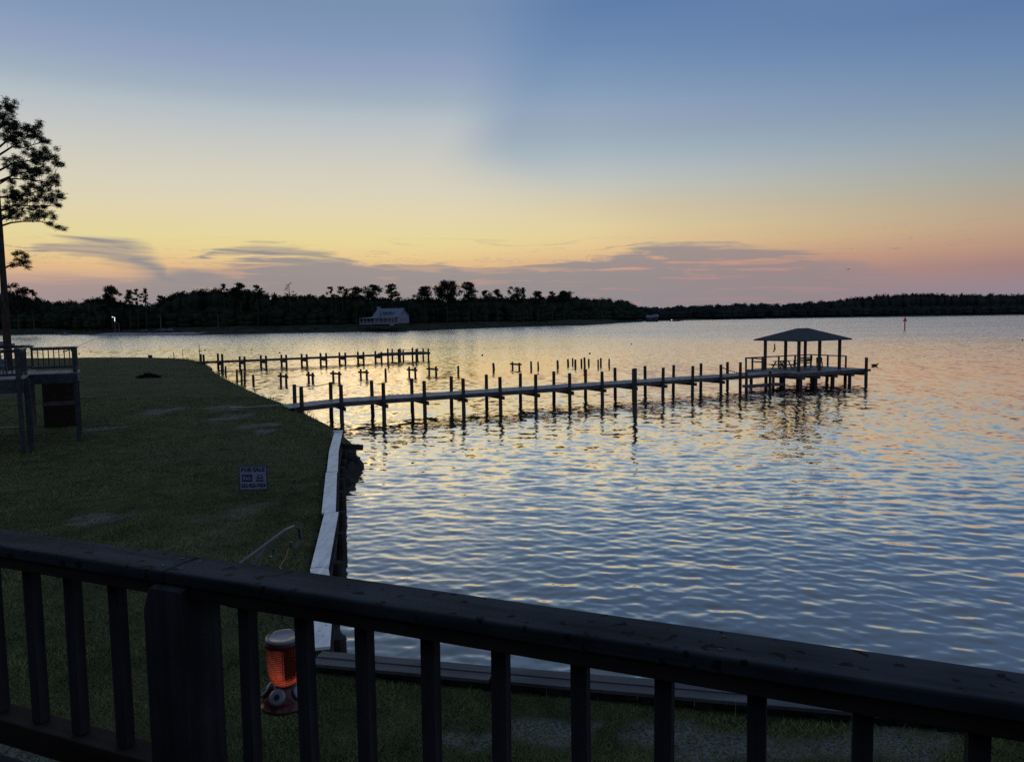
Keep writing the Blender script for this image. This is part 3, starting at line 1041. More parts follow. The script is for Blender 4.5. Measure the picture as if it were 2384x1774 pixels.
for k in range(16):
    cl_c.append(pl(prg.uniform(-26, 30), prg.uniform(258, 330), prg.uniform(-1.2, 1.2)))
nd_ = np.random.default_rng(3)
out = []
for c in cl_c:
    n = 105
    dirs = nd_.normal(0, 1, (n, 3))
    dirs /= np.linalg.norm(dirs, axis=1)[:, None]
    dirs[:, 2] = np.abs(dirs[:, 2]) * 0.8 - 0.25
    L = nd_.uniform(0.18, 0.38, (n, 1))
    o0 = np.array(c) + nd_.normal(0, 0.10, (n, 3)) * (1.1, 1.1, 1.0)
    sd_ = np.cross(dirs, nd_.normal(0, 1, (n, 3)))
    sd_ /= np.linalg.norm(sd_, axis=1)[:, None]
    out.append(np.stack([o0 - sd_ * 0.022, o0 + sd_ * 0.022, o0 + dirs * L], 1).reshape(-1, 3))
V = np.concatenate(out)
npmesh('crown', V, np.arange(len(V)).reshape(-1, 3), M['needle'], pine)

# ------------------------------------------------------------------ far shore: house, lamp, poles, cars, boats
hx, hy, hg = -66.0, 396.0, 3.3
house = empty('white_house', (hx, hy, hg), R(-29))
tag(house, 'white two storey house with long porch and pale roof below the far wood', 'house')
b = MB()          # local x along the front (16.5 m), -y is the front
b.box(-8.2, 8.2, 0, 9.5, 0.9, 4.2)
b.add([(8.2, 0, 4.2), (8.2, 9.5, 4.2), (8.2, 4.75, 8.3)], [(0, 1, 2)])
b.add([(-8.2, 0, 4.2), (-8.2, 9.5, 4.2), (-8.2, 4.75, 8.3)], [(0, 2, 1)])
b.build('wall', M['white'], house)
b = MB()
b.box(-8.0, 8.0, 0.3, 9.2, -0.4, 0.9)
b.build('foundation', M['sheet'], house)
rf = MB()
for s0, s1 in (((-0.4, 4.02), (4.75, 8.45)), ((9.9, 4.02), (4.75, 8.45))):
    rf.add([(-8.7, s0[0], s0[1]), (8.7, s0[0], s0[1]), (8.7, s1[0], s1[1]), (-8.7, s1[0], s1[1]), (-8.7, s0[0], s0[1] + 0.2), (8.7, s0[0], s0[1] + 0.2), (8.7, s1[0], s1[1] + 0.2), (-8.7, s1[0], s1[1] + 0.2)],
           [(0, 1, 2, 3), (4, 5, 6, 7), (0, 4, 5, 1), (1, 5, 6, 2), (3, 2, 6, 7), (0, 3, 7, 4)])
roof = rf.build('roof', M['white_roof'], house)
b = MB()
b.box(-4.9, -3.4, -0.6, 0.6, 3.0, 9.2)
b.box(-5.05, -3.25, -0.75, 0.75, 9.2, 9.5)
b.build('chimney', M['white'], house)
for dx in (-1.6, 0.9, 3.4):
    b = MB()
    b.box(dx - 0.75, dx + 0.75, 0.9, 3.2, 5.3, 6.7)
    b.add([(dx - 0.95, 0.75, 6.6), (dx + 0.95, 0.75, 6.6), (dx, 0.75, 7.4), (dx - 0.95, 3.6, 6.6), (dx + 0.95, 3.6, 6.6), (dx, 3.6, 7.4)], [(0, 1, 2), (0, 2, 5, 3), (1, 4, 5, 2)])
    dm = b.build('dormer', M['white_roof'], house)
    MB().box(dx - 0.45, dx + 0.45, 0.86, 0.9, 5.5, 6.5).build('pane', M['window'], dm)
pr = MB()
pr.add([(-15.0, -3.2, 3.75), (8.2, -3.2, 3.75), (8.2, -0.42, 4.25), (-8.2, -0.42, 4.25), (-15.0, 4.0, 3.75), (-8.2, 6.0, 4.25), (-15.0, -3.2, 3.55), (8.2, -3.2, 3.55), (-15.0, 4.0, 3.55)],
       [(0, 1, 2, 3), (0, 3, 5, 4), (0, 6, 7, 1), (0, 4, 8, 6)])
pr.build('porch_roof', M['white_roof'], house)
MB().box(-15, 8.2, -3.2, -0.02, 0.45, 0.9).box(-15, -8.22, 0, 6, 0.45, 0.9).build('porch_floor', M['white'], house)
pcol = MB().box(-0.14, 0.14, -0.14, 0.14, 0.9, 3.56).build('porch_column', M['white'], house)
pcol.location = (-14.7, -3.0, 0)
for x in (-12.4, -10.1, -7.4, -4.6, -1.8, 1.0, 3.8, 6.2, 8.0):
    link_copy(pcol, house, (x, -3.0, 0))
link_copy(pcol, house, (-14.7, 0.4, 0))
link_copy(pcol, house, (-14.7, 3.7, 0))
rl = MB()
rl.box(-14.9, 6.2, -3.06, -2.98, 1.7, 1.8).box(-14.9, 6.2, -3.06, -2.98, 1.05, 1.12)
for k in range(90):
    rl.box(-14.8 + k * 0.235, -14.74 + k * 0.235, -3.05, -2.99, 1.1, 1.72)
rl.build('porch_rail', M['white'], house)
fw = MB().box(-0.6, 0.6, -0.05, -0.005, 1.6, 3.4).build('window', M['window'], house)
fw.location = (-6.6, 0, 0)
for x in (-4.2, -2.0, 2.2, 4.6, 6.8):
    link_copy(fw, house, (x, 0, 0))
MB().box(-0.5, 0.6, -0.05, -0.005, 0.95, 3.2).build('door', M['window'], house)
for (y0, z0, z1) in ((1.6, 1.7, 3.3), (4.1, 1.7, 3.3), (6.8, 1.7, 3.3), (4.2, 5.2, 6.6)):
    MB().box(8.205, 8.24, y0, y0 + 1.0, z0, z1).build('gable_window', M['window'], house)
b = MB()
for k in range(5):
    b.box(6.4, 8.1, -3.5 - 0.3 * k, -3.2 - 0.3 * k, -0.3, 0.75 - 0.17 * k)
b.build('steps', M['white'], house)


def pole(px, y_, z0, top_y, lit, label):
    p = at(px, 760, y_)
    zt = at(px, top_y, y_).z
    root = empty('lamp_post' if lit else 'utility_pole', (p.x, y_, z0))
    MB().tube([(0, 0, -0.3), (0, 0, zt - z0)], [0.13, 0.09], 8).build('post', M['pale_post'], root)
    h = zt - z0
    MB().beam((0, 0, h - 0.2), (-0.9, -0.3, h + 0.05), 0.08, 0.08).build('arm', M['pale_post'], root)
    MB().box(-1.1, -0.5, -0.45, -0.15, h - (0.25 if lit else 0.1), h + 0.12).build('lamp_head', M['lamp'] if lit else M['pale_post'], root)
    if lit:
        MB().tube([(0.02, -0.1, h - 2.2), (0.02, -0.1, h - 0.2)], [0.16, 0.2], 6).build('lamp_glow_tube', M['lamp'], root)  # added glowing tube that imitates the lamp's glow below its head
    tag(root, label, 'lamp post' if lit else 'pole')
    return root


pole(268, 372, 0.9, 738, True, 'lamp post with a bright white lit lamp on the far landing')
pole(277, 374, 0.9, 752, False, 'short pale pole just right of the lit lamp post')
pole(508, 392, 3.0, 733, False, 'dim pole standing before the dark wood left of the white house')
pole(374, 388, 1.5, 735, False, 'dim pole behind the parked vehicles on the far landing')


def vehicle(name, px, y_, z0, L, label, rz, paint, cat, pickup=False):
    p = at(px, 768, y_)
    root = empty(name, (p.x, y_, z0), rz)
    prof_ = [(-L / 2, 0.45), (-L / 2, 1.0), (-L * 0.47, 1.05), (-L * 0.22, 1.1), (-L * 0.1, 1.62), (L * (0.12 if pickup else 0.33), 1.65), (L * (0.2 if pickup else 0.45), 1.08), (L / 2, 1.02), (L / 2, 0.45)]
    vs = [(x, -0.88, z) for x, z in prof_] + [(x, 0.88, z) for x, z in prof_]
    n = len(prof_)
    b = MB()
    b.add(vs, [tuple(range(n)), tuple(range(2 * n - 1, n - 1, -1))] + [(i, i + n, (i + 1) % n + n, (i + 1) % n) for i in range(n)])
    b.build('body', paint, root)
    MB().add
    g = MB()
    g.add([(-L * 0.2, -0.895, 1.12), (L * (0.14 if pickup else 0.38), -0.895, 1.12), (L * (0.09 if pickup else 0.28), -0.895, 1.56), (-L * 0.09, -0.895, 1.56)], [(0, 1, 2, 3)])
    g.add([(-L * 0.225, -0.8, 1.13), (-L * 0.225, 0.8, 1.13), (-L * 0.105, 0.75, 1.64), (-L * 0.105, -0.75, 1.64)], [(0, 3, 2, 1)])
    g.build('window', M['window'], root)
    wh = None
    for x in (-L * 0.31, L * 0.31):
        for y in (-0.92, 0.72):
            if wh is None:
                wh = MB().tube([(0, 0, 0), (0, 0.2, 0)], 0.34, 12).build('wheel', M['tyre'], root)
                wh.location = (x, y, 0.34)
            else:
                link_copy(wh, root, (x, y, 0.34))
    tag(root, label, cat)


vehicle('parked_car', 333, 383, 1.2, 4.4, 'dark low car on the far landing, nearest the lamp post', R(8), M['car_paint'], 'car')
vehicle('parked_truck', 376, 383, 1.4, 5.4, 'dark pickup truck on the far landing below the wood', R(-5), M['car_paint'], 'truck', True)
vehicle('parked_car', 391, 386, 1.5, 4.3, 'pale car parked right of the pickup truck on the far landing', R(15), M['white'], 'car')


def boat(name, p, L, rz, label, paint, canopy=False):
    root = empty(name, p, rz)
    b = MB()
    st = [(-L / 2, 0.75, 0.0), (-L * 0.1, 0.9, 0.0), (L * 0.25, 0.7, 0.05), (L / 2, 0.05, 0.25)]
    vs, fs = [], []
    for x, w, dz in st:
        vs += [(x, -w, 0.75 + dz), (x, -w * 0.6, -0.15), (x, w * 0.6, -0.15), (x, w, 0.75 + dz)]
    for i in range(3):
        for j in range(3):
            a = i * 4 + j
            fs.append((a, a + 4, a + 5, a + 1))
        fs.append((i * 4 + 3, i * 4 + 7, i * 4 + 4, i * 4))
    fs.append((0, 1, 2, 3))
    b.add(vs, fs)
    b.build('hull', paint, root)
    MB().box(-L * 0.15, L * 0.08, -0.45, 0.45, 0.75, 1.55).build('cabin', M['white'], root)
    if canopy:
        MB().box(-L * 0.4, L * 0.2, -0.8, 0.8, 2.1, 2.2).build('canopy', M['white'], root)
        for x in (-L * 0.38, L * 0.18):
            for y in (-0.7, 0.7):
                MB().tube([(x, y, 0.7), (x, y, 2.1)], 0.03, 5).build('canopy_post', M['wire'], root)
    tag(root, label, 'boat')


pb = at(155, 772, 418)
boat('motor_boat', (pb.x, 417, 0.02), 5.2, R(25), 'small pale boat moored against the far bank at left', M['white'])
pb = at(5, 800, 205)
boat('pontoon_boat', (pb.x, 205, 0.02), 6.5, R(5), 'pale canopied boat at the left picture edge beside the pine trunk', M['white_roof'], True)

# boathouses and work boat at the wooded point
for k, (px, w_, ty, lab) in enumerate(((1512, 7.0, 734, 'small pale roofed boathouse at the wooded point, left of two'), (1526, 5.0, 732, 'narrow pale roofed boathouse at the wooded point, right of two'))):
    y_ = 822 + 8 * k
    p = at(px, 745, y_)
    root = empty('boathouse', (p.x, y_, 0.5))
    zt = at(px, ty, y_).z - 0.5
    MB().box(-w_ / 2, w_ / 2, -3, 3, -1, zt * 0.62).build('wall', M['sheet'], root)
    rb = MB()
    rb.add([(-w_ / 2 - 0.5, -3.6, zt * 0.6), (w_ / 2 + 0.5, -3.6, zt * 0.6), (w_ / 2 + 0.5, 0, zt), (-w_ / 2 - 0.5, 0, zt), (-w_ / 2 - 0.5, 3.6, zt * 0.6), (w_ / 2 + 0.5, 3.6, zt * 0.6)], [(0, 1, 2, 3), (3, 2, 5, 4)])
    rb.build('roof', M['white_roof'], root)
    MB().box(-w_ * 0.2, w_ * 0.2, -3.04, -3.0, 0.3, zt * 0.5).build('door', M['window'], root)
    tag(root, lab, 'boathouse')
pb = at(1572, 744, 830)
boat('work_boat', (pb.x, 830, 0.05), 12.0, R(4), 'dark work boat with pale wheelhouse off the wooded point', M['sheet'])
bl = MB().box(-0.55, 0.55, -0.3, 0.3, 0, 0.9)
o = bl.build('deck_light', M['lamp'])
o.location = (at(1563, 741, 828).x, 826, 0.95)
tag(o, 'small white light shining on the dock at the wooded point', 'light')
dk = MB()
dk.box(at(1490, 745, 826).x, at(1590, 745, 826).x, 824, 827, 0.6, 0.95)
for k in range(9):
    x = at(1492 + k * 12, 745, 826).x
    dk.tube([(x, 825, -1), (x, 825, 1.6)], 0.18, 6)
tag(dk.build('dock', M['sheet']), 'low dark dock running out from the wooded point', 'dock')

# ------------------------------------------------------------------ the long pier (local x along it, local y away from the camera)
PIER_A = math.atan2(0.475, 0.88)
PO = Vector((23.74, 62.08, 0))
pier = empty('long_pier', PO, PIER_A)
tag(pier, 'long grey wooden pier from the grassy bank out to the roofed platform', 'pier')
P1F = [(-40.61, 2.13), (-38.3, 2.13), (-35.7, 2.12), (-33.05, 2.09), (-30.39, 2.1), (-27.73, 2.07), (-25.03, 2.11), (-22.32, 2.07), (-19.59, 2.06), (-16.83, 2.12), (-14.09, 2.09), (-11.22, 2.1), (-8.34, 2.08)]
P1R = [(-40.47, 2.1), (-38.27, 2.12), (-35.64, 2.09), (-32.95, 2.09), (-30.15, 2.09), (-27.52, 2.08), (-24.86, 2.04), (-22.1, 2.04), (-19.36, 2.07), (-16.68, 2.08), (-13.83, 2.09), (-11.01, 2.04), (-8.16, 2.06), (-5.27, 2.05)]
W0, W1, DZ = 0.42, 2.55, 1.10
prn = random.Random(9)


def pile(parent, x, y, z1, rad=0.125, z0=-1.4, lean=0.0, mat=None):
    b = MB()
    lx, ly = prn.uniform(-lean, lean), prn.uniform(-lean, lean)
    n = 9
    zz = [z0 + (z1 - z0) * i / 5 for i in range(6)]
    b.tube([(lx * (z - 1), ly * (z - 1), z) for z in zz], [rad * (1.06 - 0.03 * i) * prn.uniform(0.96, 1.04) for i in range(6)], n)
    o = b.build('pile', mat or M['pile'], parent)
    o.location = (x, y, 0)
    return o


for x, zt in P1F:
    pile(pier, x, W0 - 0.16, zt, 0.125, lean=0.012)
for x, zt in P1R:
    pile(pier, x, W1 + 0.15, zt, 0.125, lean=0.012)
# shore end slopes a little down to the bank
def pier_z(x):
    return DZ - max(0.0, (-38.0 - x)) * 0.045


plk = MB()
x = -41.3
while x < -1.2:
    z = pier_z(x) + prn.uniform(-0.008, 0.008)
    plk.box(x, x + 0.138, W0 + prn.uniform(-0.05, 0.02), W1 + prn.uniform(-0.02, 0.05), z - 0.04, z)
    x += 0.147
tag(plk.build('planking', M['pier_deck'], pier), kind='stuff')
for wv in (W0 + 0.05, (W0 + W1) / 2, W1 - 0.05):
    b = MB()
    xs_ = [-41.0] + [p[0] for p in P1F[1:]] + [-1.15]
    for a, c in zip(xs_, xs_[1:]):
        b.beam((a, wv, pier_z(a) - 0.165), (c + 0.02, wv, pier_z(c) - 0.165), 0.06, 0.235)
    b.build('stringer', M['pier_beam'], pier)
for x, _ in P1F[1:]:
    b = MB()
    b.box(x + 0.13, x + 0.20, W0 - 0.42, W1 + 0.35, DZ - 0.52, DZ - 0.285)
    b.build('cross_beam', M['pier_beam'], pier)
# roofed platform's floor, frame and piles (part of the same pier)
S0, S1, V0, V1 = -1.1, 7.2, -1.0, 4.8
plk = MB()
x = S0
while x < S1 - 0.05:
    z = 1.145 + prn.uniform(-0.006, 0.006)
    plk.box(x, x + 0.138, V0 - 0.03, V1 + 0.03, z - 0.04, z)
    x += 0.147
tag(plk.build('platform_planking', M['pier_deck'], pier), kind='stuff')
b = MB()
b.box(S0 - 0.05, S0, V0, V1, 0.84, 1.10).box(S1, S1 + 0.05, V0, V1, 0.84, 1.10).box(S0, S1, V0 - 0.02, V0 + 0.03, 0.84, 1.10).box(S0, S1, V1 - 0.03, V1 + 0.02, 0.84, 1.10)
for k in range(1, 7):
    yy = V0 + (V1 - V0) * k / 7
    b.box(S0, S1, yy - 0.03, yy + 0.03, 0.86, 1.10)
b.build('platform_frame', M['pier_beam'], pier)
for sx_ in (S0 + 0.3, 1.0, 3.1, 5.2, S1 - 0.3):
    b = MB()
    b.box(sx_ - 0.1, sx_ + 0.1, V0 - 0.3, V1 + 0.2, 0.60, 0.838)
    b.build('platform_beam', M['pier_beam'], pier)
    for wv in (V0 + 0.25, 1.0, 2.9, V1 - 0.2):
        if sx_ > 6 and wv < 0:
            continue
        pile(pier, sx_ + 0.2, wv, 0.60, 0.15, lean=0.01)
pile(pier, S1 - 0.25, V0 - 0.18, 2.12, 0.14)
MB().box(S1 - 0.6, S1 + 0.55, V0 - 0.05, V0 + 0.1, 0.9, 1.09).build('beam_end', M['pier_beam'], pier)
# low boat landing at the near corner with its own short piles
MB().box(-6.9, -3.2, -1.35, -0.55, 0.28, 0.46).build('lower_landing', M['pier_beam'], pier)
for x, y, z in ((-6.35, -0.45, 1.40), (-4.85, -1.45, 1.50), (-6.4, 0.15, 2.19), (-3.4, -0.45, 0.9)):
    pile(pier, x, y, z, 0.12)

# platform railing: posts, top rail
rails = [((S0, 2.8), (S0, V1)), ((S0, V1), (S1, V1)), ((S1, V1), (S1, 1.0))]
rail = empty('platform_railing', PO + Vector((0, 0, 1.145)), PIER_A)
tag(rail, 'low open wooden railing round the back of the roofed pier platform', 'railing')
for (a, b_) in rails:
    MB().beam((a[0], a[1], 1.0), (b_[0], b_[1], 1.0), 0.15, 0.09).build('top_rail', M['pier_beam'], rail)
for x, y in ((S0, 2.85), (S0, 4.0), (S0 + 0.06, V1), (0.95, V1), (3.0, V1), (5.1, V1), (S1, V1), (S1, 2.95), (S1, 1.05)):
    MB().box(x - 0.06, x + 0.06, y - 0.06, y + 0.06, 0, 0.975).build('post', M['pier_beam'], rail)
MB().beam((S0, 2.8, 0.72), (S0, 4.1, 0.72), 0.05, 0.1).build('mid_rail', M['pier_beam'], rail)

# the pavilion
pav = empty('pavilion', PO + Vector((0, 0, 1.145)), PIER_A)
tag(pav, 'open pavilion with low hipped shingle roof on six posts at the pier end', 'pavilion')
LX, LY = 5.0, 3.6
for x in (0, LX / 2, LX):
    for y in (0, LY):
        MB().box(x - 0.1, x + 0.1, y - 0.1, y + 0.1, 0, 2.52).build('post', M['pile'], pav, 0.01)
b = MB()
b.box(-0.12, LX + 0.12, -0.09, 0.09, 2.52, 2.70).box(-0.12, LX + 0.12, LY - 0.09, LY + 0.09, 2.52, 2.70).box(-0.09, 0.09, 0.09, LY - 0.09, 2.52, 2.70).box(LX - 0.09, LX + 0.09, 0.09, LY - 0.09, 2.52, 2.70)
b.build('roof_beam', M['pier_beam'], pav)
ov, ez, rz_ = 0.68, 2.62, 3.55
cor = [(-ov, -ov), (LX + ov, -ov), (LX + ov, LY + ov), (-ov, LY + ov)]
r0_, r1_ = (1.85, LY / 2), (LX - 1.85, LY / 2)
rv = [(x, y, ez) for x, y in cor] + [(r0_[0], r0_[1], rz_), (r1_[0], r1_[1], rz_)]
rv2 = [(x, y, z - 0.10) for x, y, z in rv]
rb = MB()
rb.add(rv + rv2, [(0, 1, 5, 4), (2, 3, 4, 5), (1, 2, 5), (3, 0, 4), (7, 6, 10, 11), (9, 8, 11, 10), (8, 7, 11), (6, 9, 10), (0, 6, 7, 1), (1, 7, 8, 2), (2, 8, 9, 3), (3, 9, 6, 0)])
roof_o = rb.build('roof', M['shingle'], pav)
# shingle courses: thin overlapping strips up each slope
cs_ = MB()
for f_ in ((0, 1, 5, 4), (2, 3, 4, 5), (1, 2, 5, 5), (3, 0, 4, 4)):
    A_, B_, C_, D_ = [Vector(rv[i]) for i in f_]
    nrm_ = (B_ - A_).cross(D_ - A_).normalized()
    for k in range(13):
        t0_, t1_ = k / 13, min(1, (k + 0.96) / 13)
        p = [A_.lerp(D_, t0_), B_.lerp(C_, t0_), B_.lerp(C_, t1_), A_.lerp(D_, t1_)]
        cs_.add([p[0] + nrm_ * 0.016, p[1] + nrm_ * 0.016, p[2] + nrm_ * 0.004, p[3] + nrm_ * 0.004, p[0], p[1]], [(0, 1, 2, 3), (4, 5, 1, 0)])
tag(cs_.build('shingles', M['shingle'], roof_o), kind='stuff')


# picnic table and slatted bench under the roof
def local_pier(x, y, z):
    c, s = math.cos(PIER_A), math.sin(PIER_A)
    return Vector((PO.x + x * c - y * s, PO.y + x * s + y * c, z))


pt = empty('picnic_table', local_pier(1.15, 2.75, 1.145), PIER_A + R(10))
tag(pt, 'wooden picnic table with attached seats under the pavilion roof', 'table')
for k in range(5):
    MB().box(-0.9, 0.9, -0.375 + k * 0.152, -0.375 + k * 0.152 + 0.14, 0.70, 0.74).build('top_board', M['pier_beam'], pt)
for y in (-0.72, 0.5):
    MB().box(-0.9, 0.9, y, y + 0.24, 0.41, 0.45).build('seat_board', M['pier_beam'], pt)
for x in (-0.62, 0.62):
    for s in (-1, 1):
        MB().beam((x, s * 0.62, 0), (x, s * 0.22, 0.70), 0.06, 0.1).build('leg', M['pier_beam'], pt)
    MB().box(x + 0.05, x + 0.1, -0.7, 0.72, 0.33, 0.41).build('seat_brace', M['pier_beam'], pt)
bn = empty('garden_bench', local_pier(4.1, 3.1, 1.145), PIER_A + R(180))
tag(bn, 'slatted garden bench with high back under the pavilion, right of the picnic table', 'bench')
for k in range(3):
    MB().box(-0.75, 0.75, -0.28 + k * 0.17, -0.28 + k * 0.17 + 0.14, 0.42, 0.45).build('seat_slat', M['pier_beam'], bn)
for k in range(3):
    MB().box(-0.75, 0.75, 0.25 + 0.02 * k, 0.28 + 0.02 * k, 0.56 + k * 0.15, 0.67 + k * 0.15).build('back_slat', M['pier_beam'], bn)
for s in (-1, 1):
    MB().box(s * 0.78 - 0.04, s * 0.78 + 0.04, -0.3, -0.22, 0, 0.64).build('leg', M['pier_beam'], bn)
    MB().beam((s * 0.78, 0.22, 0), (s * 0.78, 0.36, 1.02), 0.08, 0.08).build('leg', M['pier_beam'], bn)
    MB().box(s * 0.78 - 0.05, s * 0.78 + 0.05, -0.36, 0.27, 0.64, 0.69).build('armrest', M['pier_beam'], bn)
    MB().box(s * 0.78 - 0.03, s * 0.78 + 0.03, -0.24, 0.24, 0.34, 0.42).build('side_rail', M['pier_beam'], bn)
ch = empty('patio_chair', local_pier(5.7, 2.6, 1.145), PIER_A + R(120))
tag(ch, 'small dark chair at the right end of the bench on the pier platform', 'chair')
MB().box(-0.25, 0.25, -0.25, 0.25, 0.42, 0.46).build('seat', M['pier_beam'], ch)
MB().box(-0.25, 0.25, 0.21, 0.25, 0.46, 0.9).build('backrest', M['pier_beam'], ch)
for sx_ in (-1, 1):
    for sy_ in (-1, 1):
        MB().box(sx_ * 0.22 - 0.025, sx_ * 0.22 + 0.025, sy_ * 0.22 - 0.025, sy_ * 0.22 + 0.025, 0, 0.42).build('leg', M['pier_beam'], ch)
# hanging ornament
hp = at(1803, 795, 65.6)
hang = empty('wind_ornament', hp)
tag(hang, 'dark twisted ornament hanging under the left side of the pavilion roof', 'ornament')
MB().tube([(0, 0, 0), (0, 0, -0.2)], 0.008, 5).build('cord', M['wire'], hang)
b = MB()
b.tube([(0, 0, -0.2), (0.03, 0, -0.32), (0.02, 0, -0.5), (0.06, 0.02, -0.62), (0.0, 0, -0.76), (-0.05, 0, -0.86), (-0.03, 0, -0.95)], [0.03, 0.06, 0.05, 0.085, 0.05, 0.07, 0.02], 8)
b.build('body', M['dark'], hang, 0, True)

# rope along the shore end and chain near the platform
def sag(p0, p1, dz, n=14):
    p0, p1 = Vector(p0), Vector(p1)
    return [p0.lerp(p1, i / n) - Vector((0, 0, dz * 4 * (i / n) * (1 - i / n))) for i in range(n + 1)]


rp = MB().tube(sag(local_pier(-42.6, 2.2, 2.45), local_pier(-40.47, W1 + 0.15, 2.0), 0.05) , 0.022, 6).tube(sag(local_pier(-40.47, W1 + 0.15, 2.0), local_pier(-38.27, W1 + 0.15, 2.06), 0.10), 0.022, 6)
rp = MB().tube(sag(local_pier(-40.47, W1 + 0.15, 2.0), local_pier(-38.27, W1 + 0.15, 2.06), 0.11), 0.025, 6)
tag(rp.build('rope', M['rope']), 'slack rope between the two rear piles at the shore end of the pier', 'rope')
chn = MB()
pts_ = sag(local_pier(-8.34, W0 - 0.16, 1.9), local_pier(-6.35, -0.45, 1.32), 0.12, 24)
for i in range(24):
    a, c = pts_[i], pts_[i + 1]
    chn.beam(a, c, 0.09 if i % 2 else 0.03, 0.03 if i % 2 else 0.09)
tag(chn.build('chain', M['pile']), 'heavy dark chain slung from the last tall front pile down to the short pile', 'chain')
mp = empty('mooring_pile', (7.68, 46.75, 0))
tag(mp, 'tall lone mooring pile standing in the water on the near side of the pier', 'pile')
pile(mp, 0, 0, 2.64, 0.14)
MB().tube([(0, 0, 2.64), (0, 0, 2.68)], [0.15, 0.12], 9).build('pile_cap', M['pile'], mp)

# ------------------------------------------------------------------ second pier, farther off
P2A = R(33.5)
PO2 = Vector((-12.35, 112.2, 0))
p2 = empty('far_pier', PO2, P2A)
tag(p2, 'smaller dark pier farther off beyond the broken pile stubs', 'pier')


def s_of(px, py, w=0.0):
    d = at(px, py, 1.0)
    t_ = Vector((math.cos(P2A), math.sin(P2A)))
    n_ = Vector((-t_.y, t_.x))
    A_ = np.array([[d.x, -t_.x], [d.y, -t_.y]])
    b_ = np.array([PO2.x + w * n_.x, PO2.y + w * n_.y])
    k, s = np.linalg.solve(A_, b_)
    return float(s), CAMZ + float(k) * (d.z - CAMZ)


F2 = [(474, 825), (517, 824), (569, 830), (619, 828), (666, 826), (714, 824.5), (759, 822), (803.5, 821), (846, 819.5), (887.6, 819)]
R2 = [(467, 824), (507, 823), (558, 829.6), (607, 827.5), (655, 826), (702, 824), (746, 822), (790, 820.5), (833, 819), (873.6, 817)]
for i, (px, py) in enumerate(F2):
    s, z = s_of(px, py, -0.1)
    pile(p2, s, -0.1, min(z, 1.9), 0.15, lean=0.02)
    b = MB().box(s - 0.22, s - 0.12, -0.45, 1.95, 0.42, 0.72)
    b.build('cross_beam', M['pier_beam'], p2)
for px, py in R2:
    s, z = s_of(px, py, 1.6)
    pile(p2, s, 1.6, min(z, 1.9), 0.15, lean=0.02)
sE, _ = s_of(902, 815)
sS, _ = s_of(462, 842)
b = MB()
x = sS
while x < sE:
    b.box(x, x + 0.138, 0.02, 1.48, 0.93, 0.965)
    x += 0.147
tag(b.build('planking', M['pier_beam'], p2), kind='stuff')
for wv in (0.08, 1.42):
    MB().box(sS, sE, wv - 0.03, wv + 0.03, 0.72, 0.928).build('stringer', M['pier_beam'], p2)
b = MB()
x = sE
while x < 0.1:
    b.box(x, x + 0.138, -0.2, 3.4, 1.0, 1.035)
    x += 0.147
tag(b.build('platform_planking', M['pier_beam'], p2), kind='stuff')
MB().box(sE, 0.1, -0.25, -0.2, 0.72, 1.0).box(sE, 0.1, 3.4, 3.45, 0.72, 1.0).build('platform_frame', M['pier_beam'], p2)
E2 = [(902.7, 811.5, -0.35), (913, 813, 3.5), (927.5, 813, -0.35), (931, 811, 3.5), (938.5, 814, 3.5), (960, 809.5, -0.35), (968.6, 813, -0.35), (971.4, 811, 3.5), (985, 811.5, 3.5), (997, 811.5, -0.35)]
for px, py, w in E2:
    s, z = s_of(px, py, w)
    pile(p2, s, w, min(z, 2.0), 0.14, lean=0.015)
s1_, _ = s_of(930, 825, 1.0)
s2_, _ = s_of(970, 825, 1.0)
MB().box(s1_, s2_, 0.6, 1.0, 1.42, 1.47).box(s1_ + 0.1, s1_ + 0.2, 0.7, 0.9, 1.035, 1.42).box(s2_ - 0.2, s2_ - 0.1, 0.7, 0.9, 1.035, 1.42).build('bench_board', M['pier_deck'], p2)
s, _ = s_of(467, 838, 1.4)
fl = empty('flag_staff', PO2 + Vector((math.cos(P2A) * s - math.sin(P2A) * 1.9, math.sin(P2A) * s + math.cos(P2A) * 1.9, 0.6)))
tag(fl, 'thin bare staff standing at the shore end of the farther pier', 'pole')
MB().tube([(0, 0, -0.3), (0, 0, 2.55)], [0.06, 0.035], 6).build('staff', M['pile'], fl)
MB().box(-0.05, 0.3, -0.05, 0.05, 1.6, 1.7).build('bracket', M['pile'], fl)

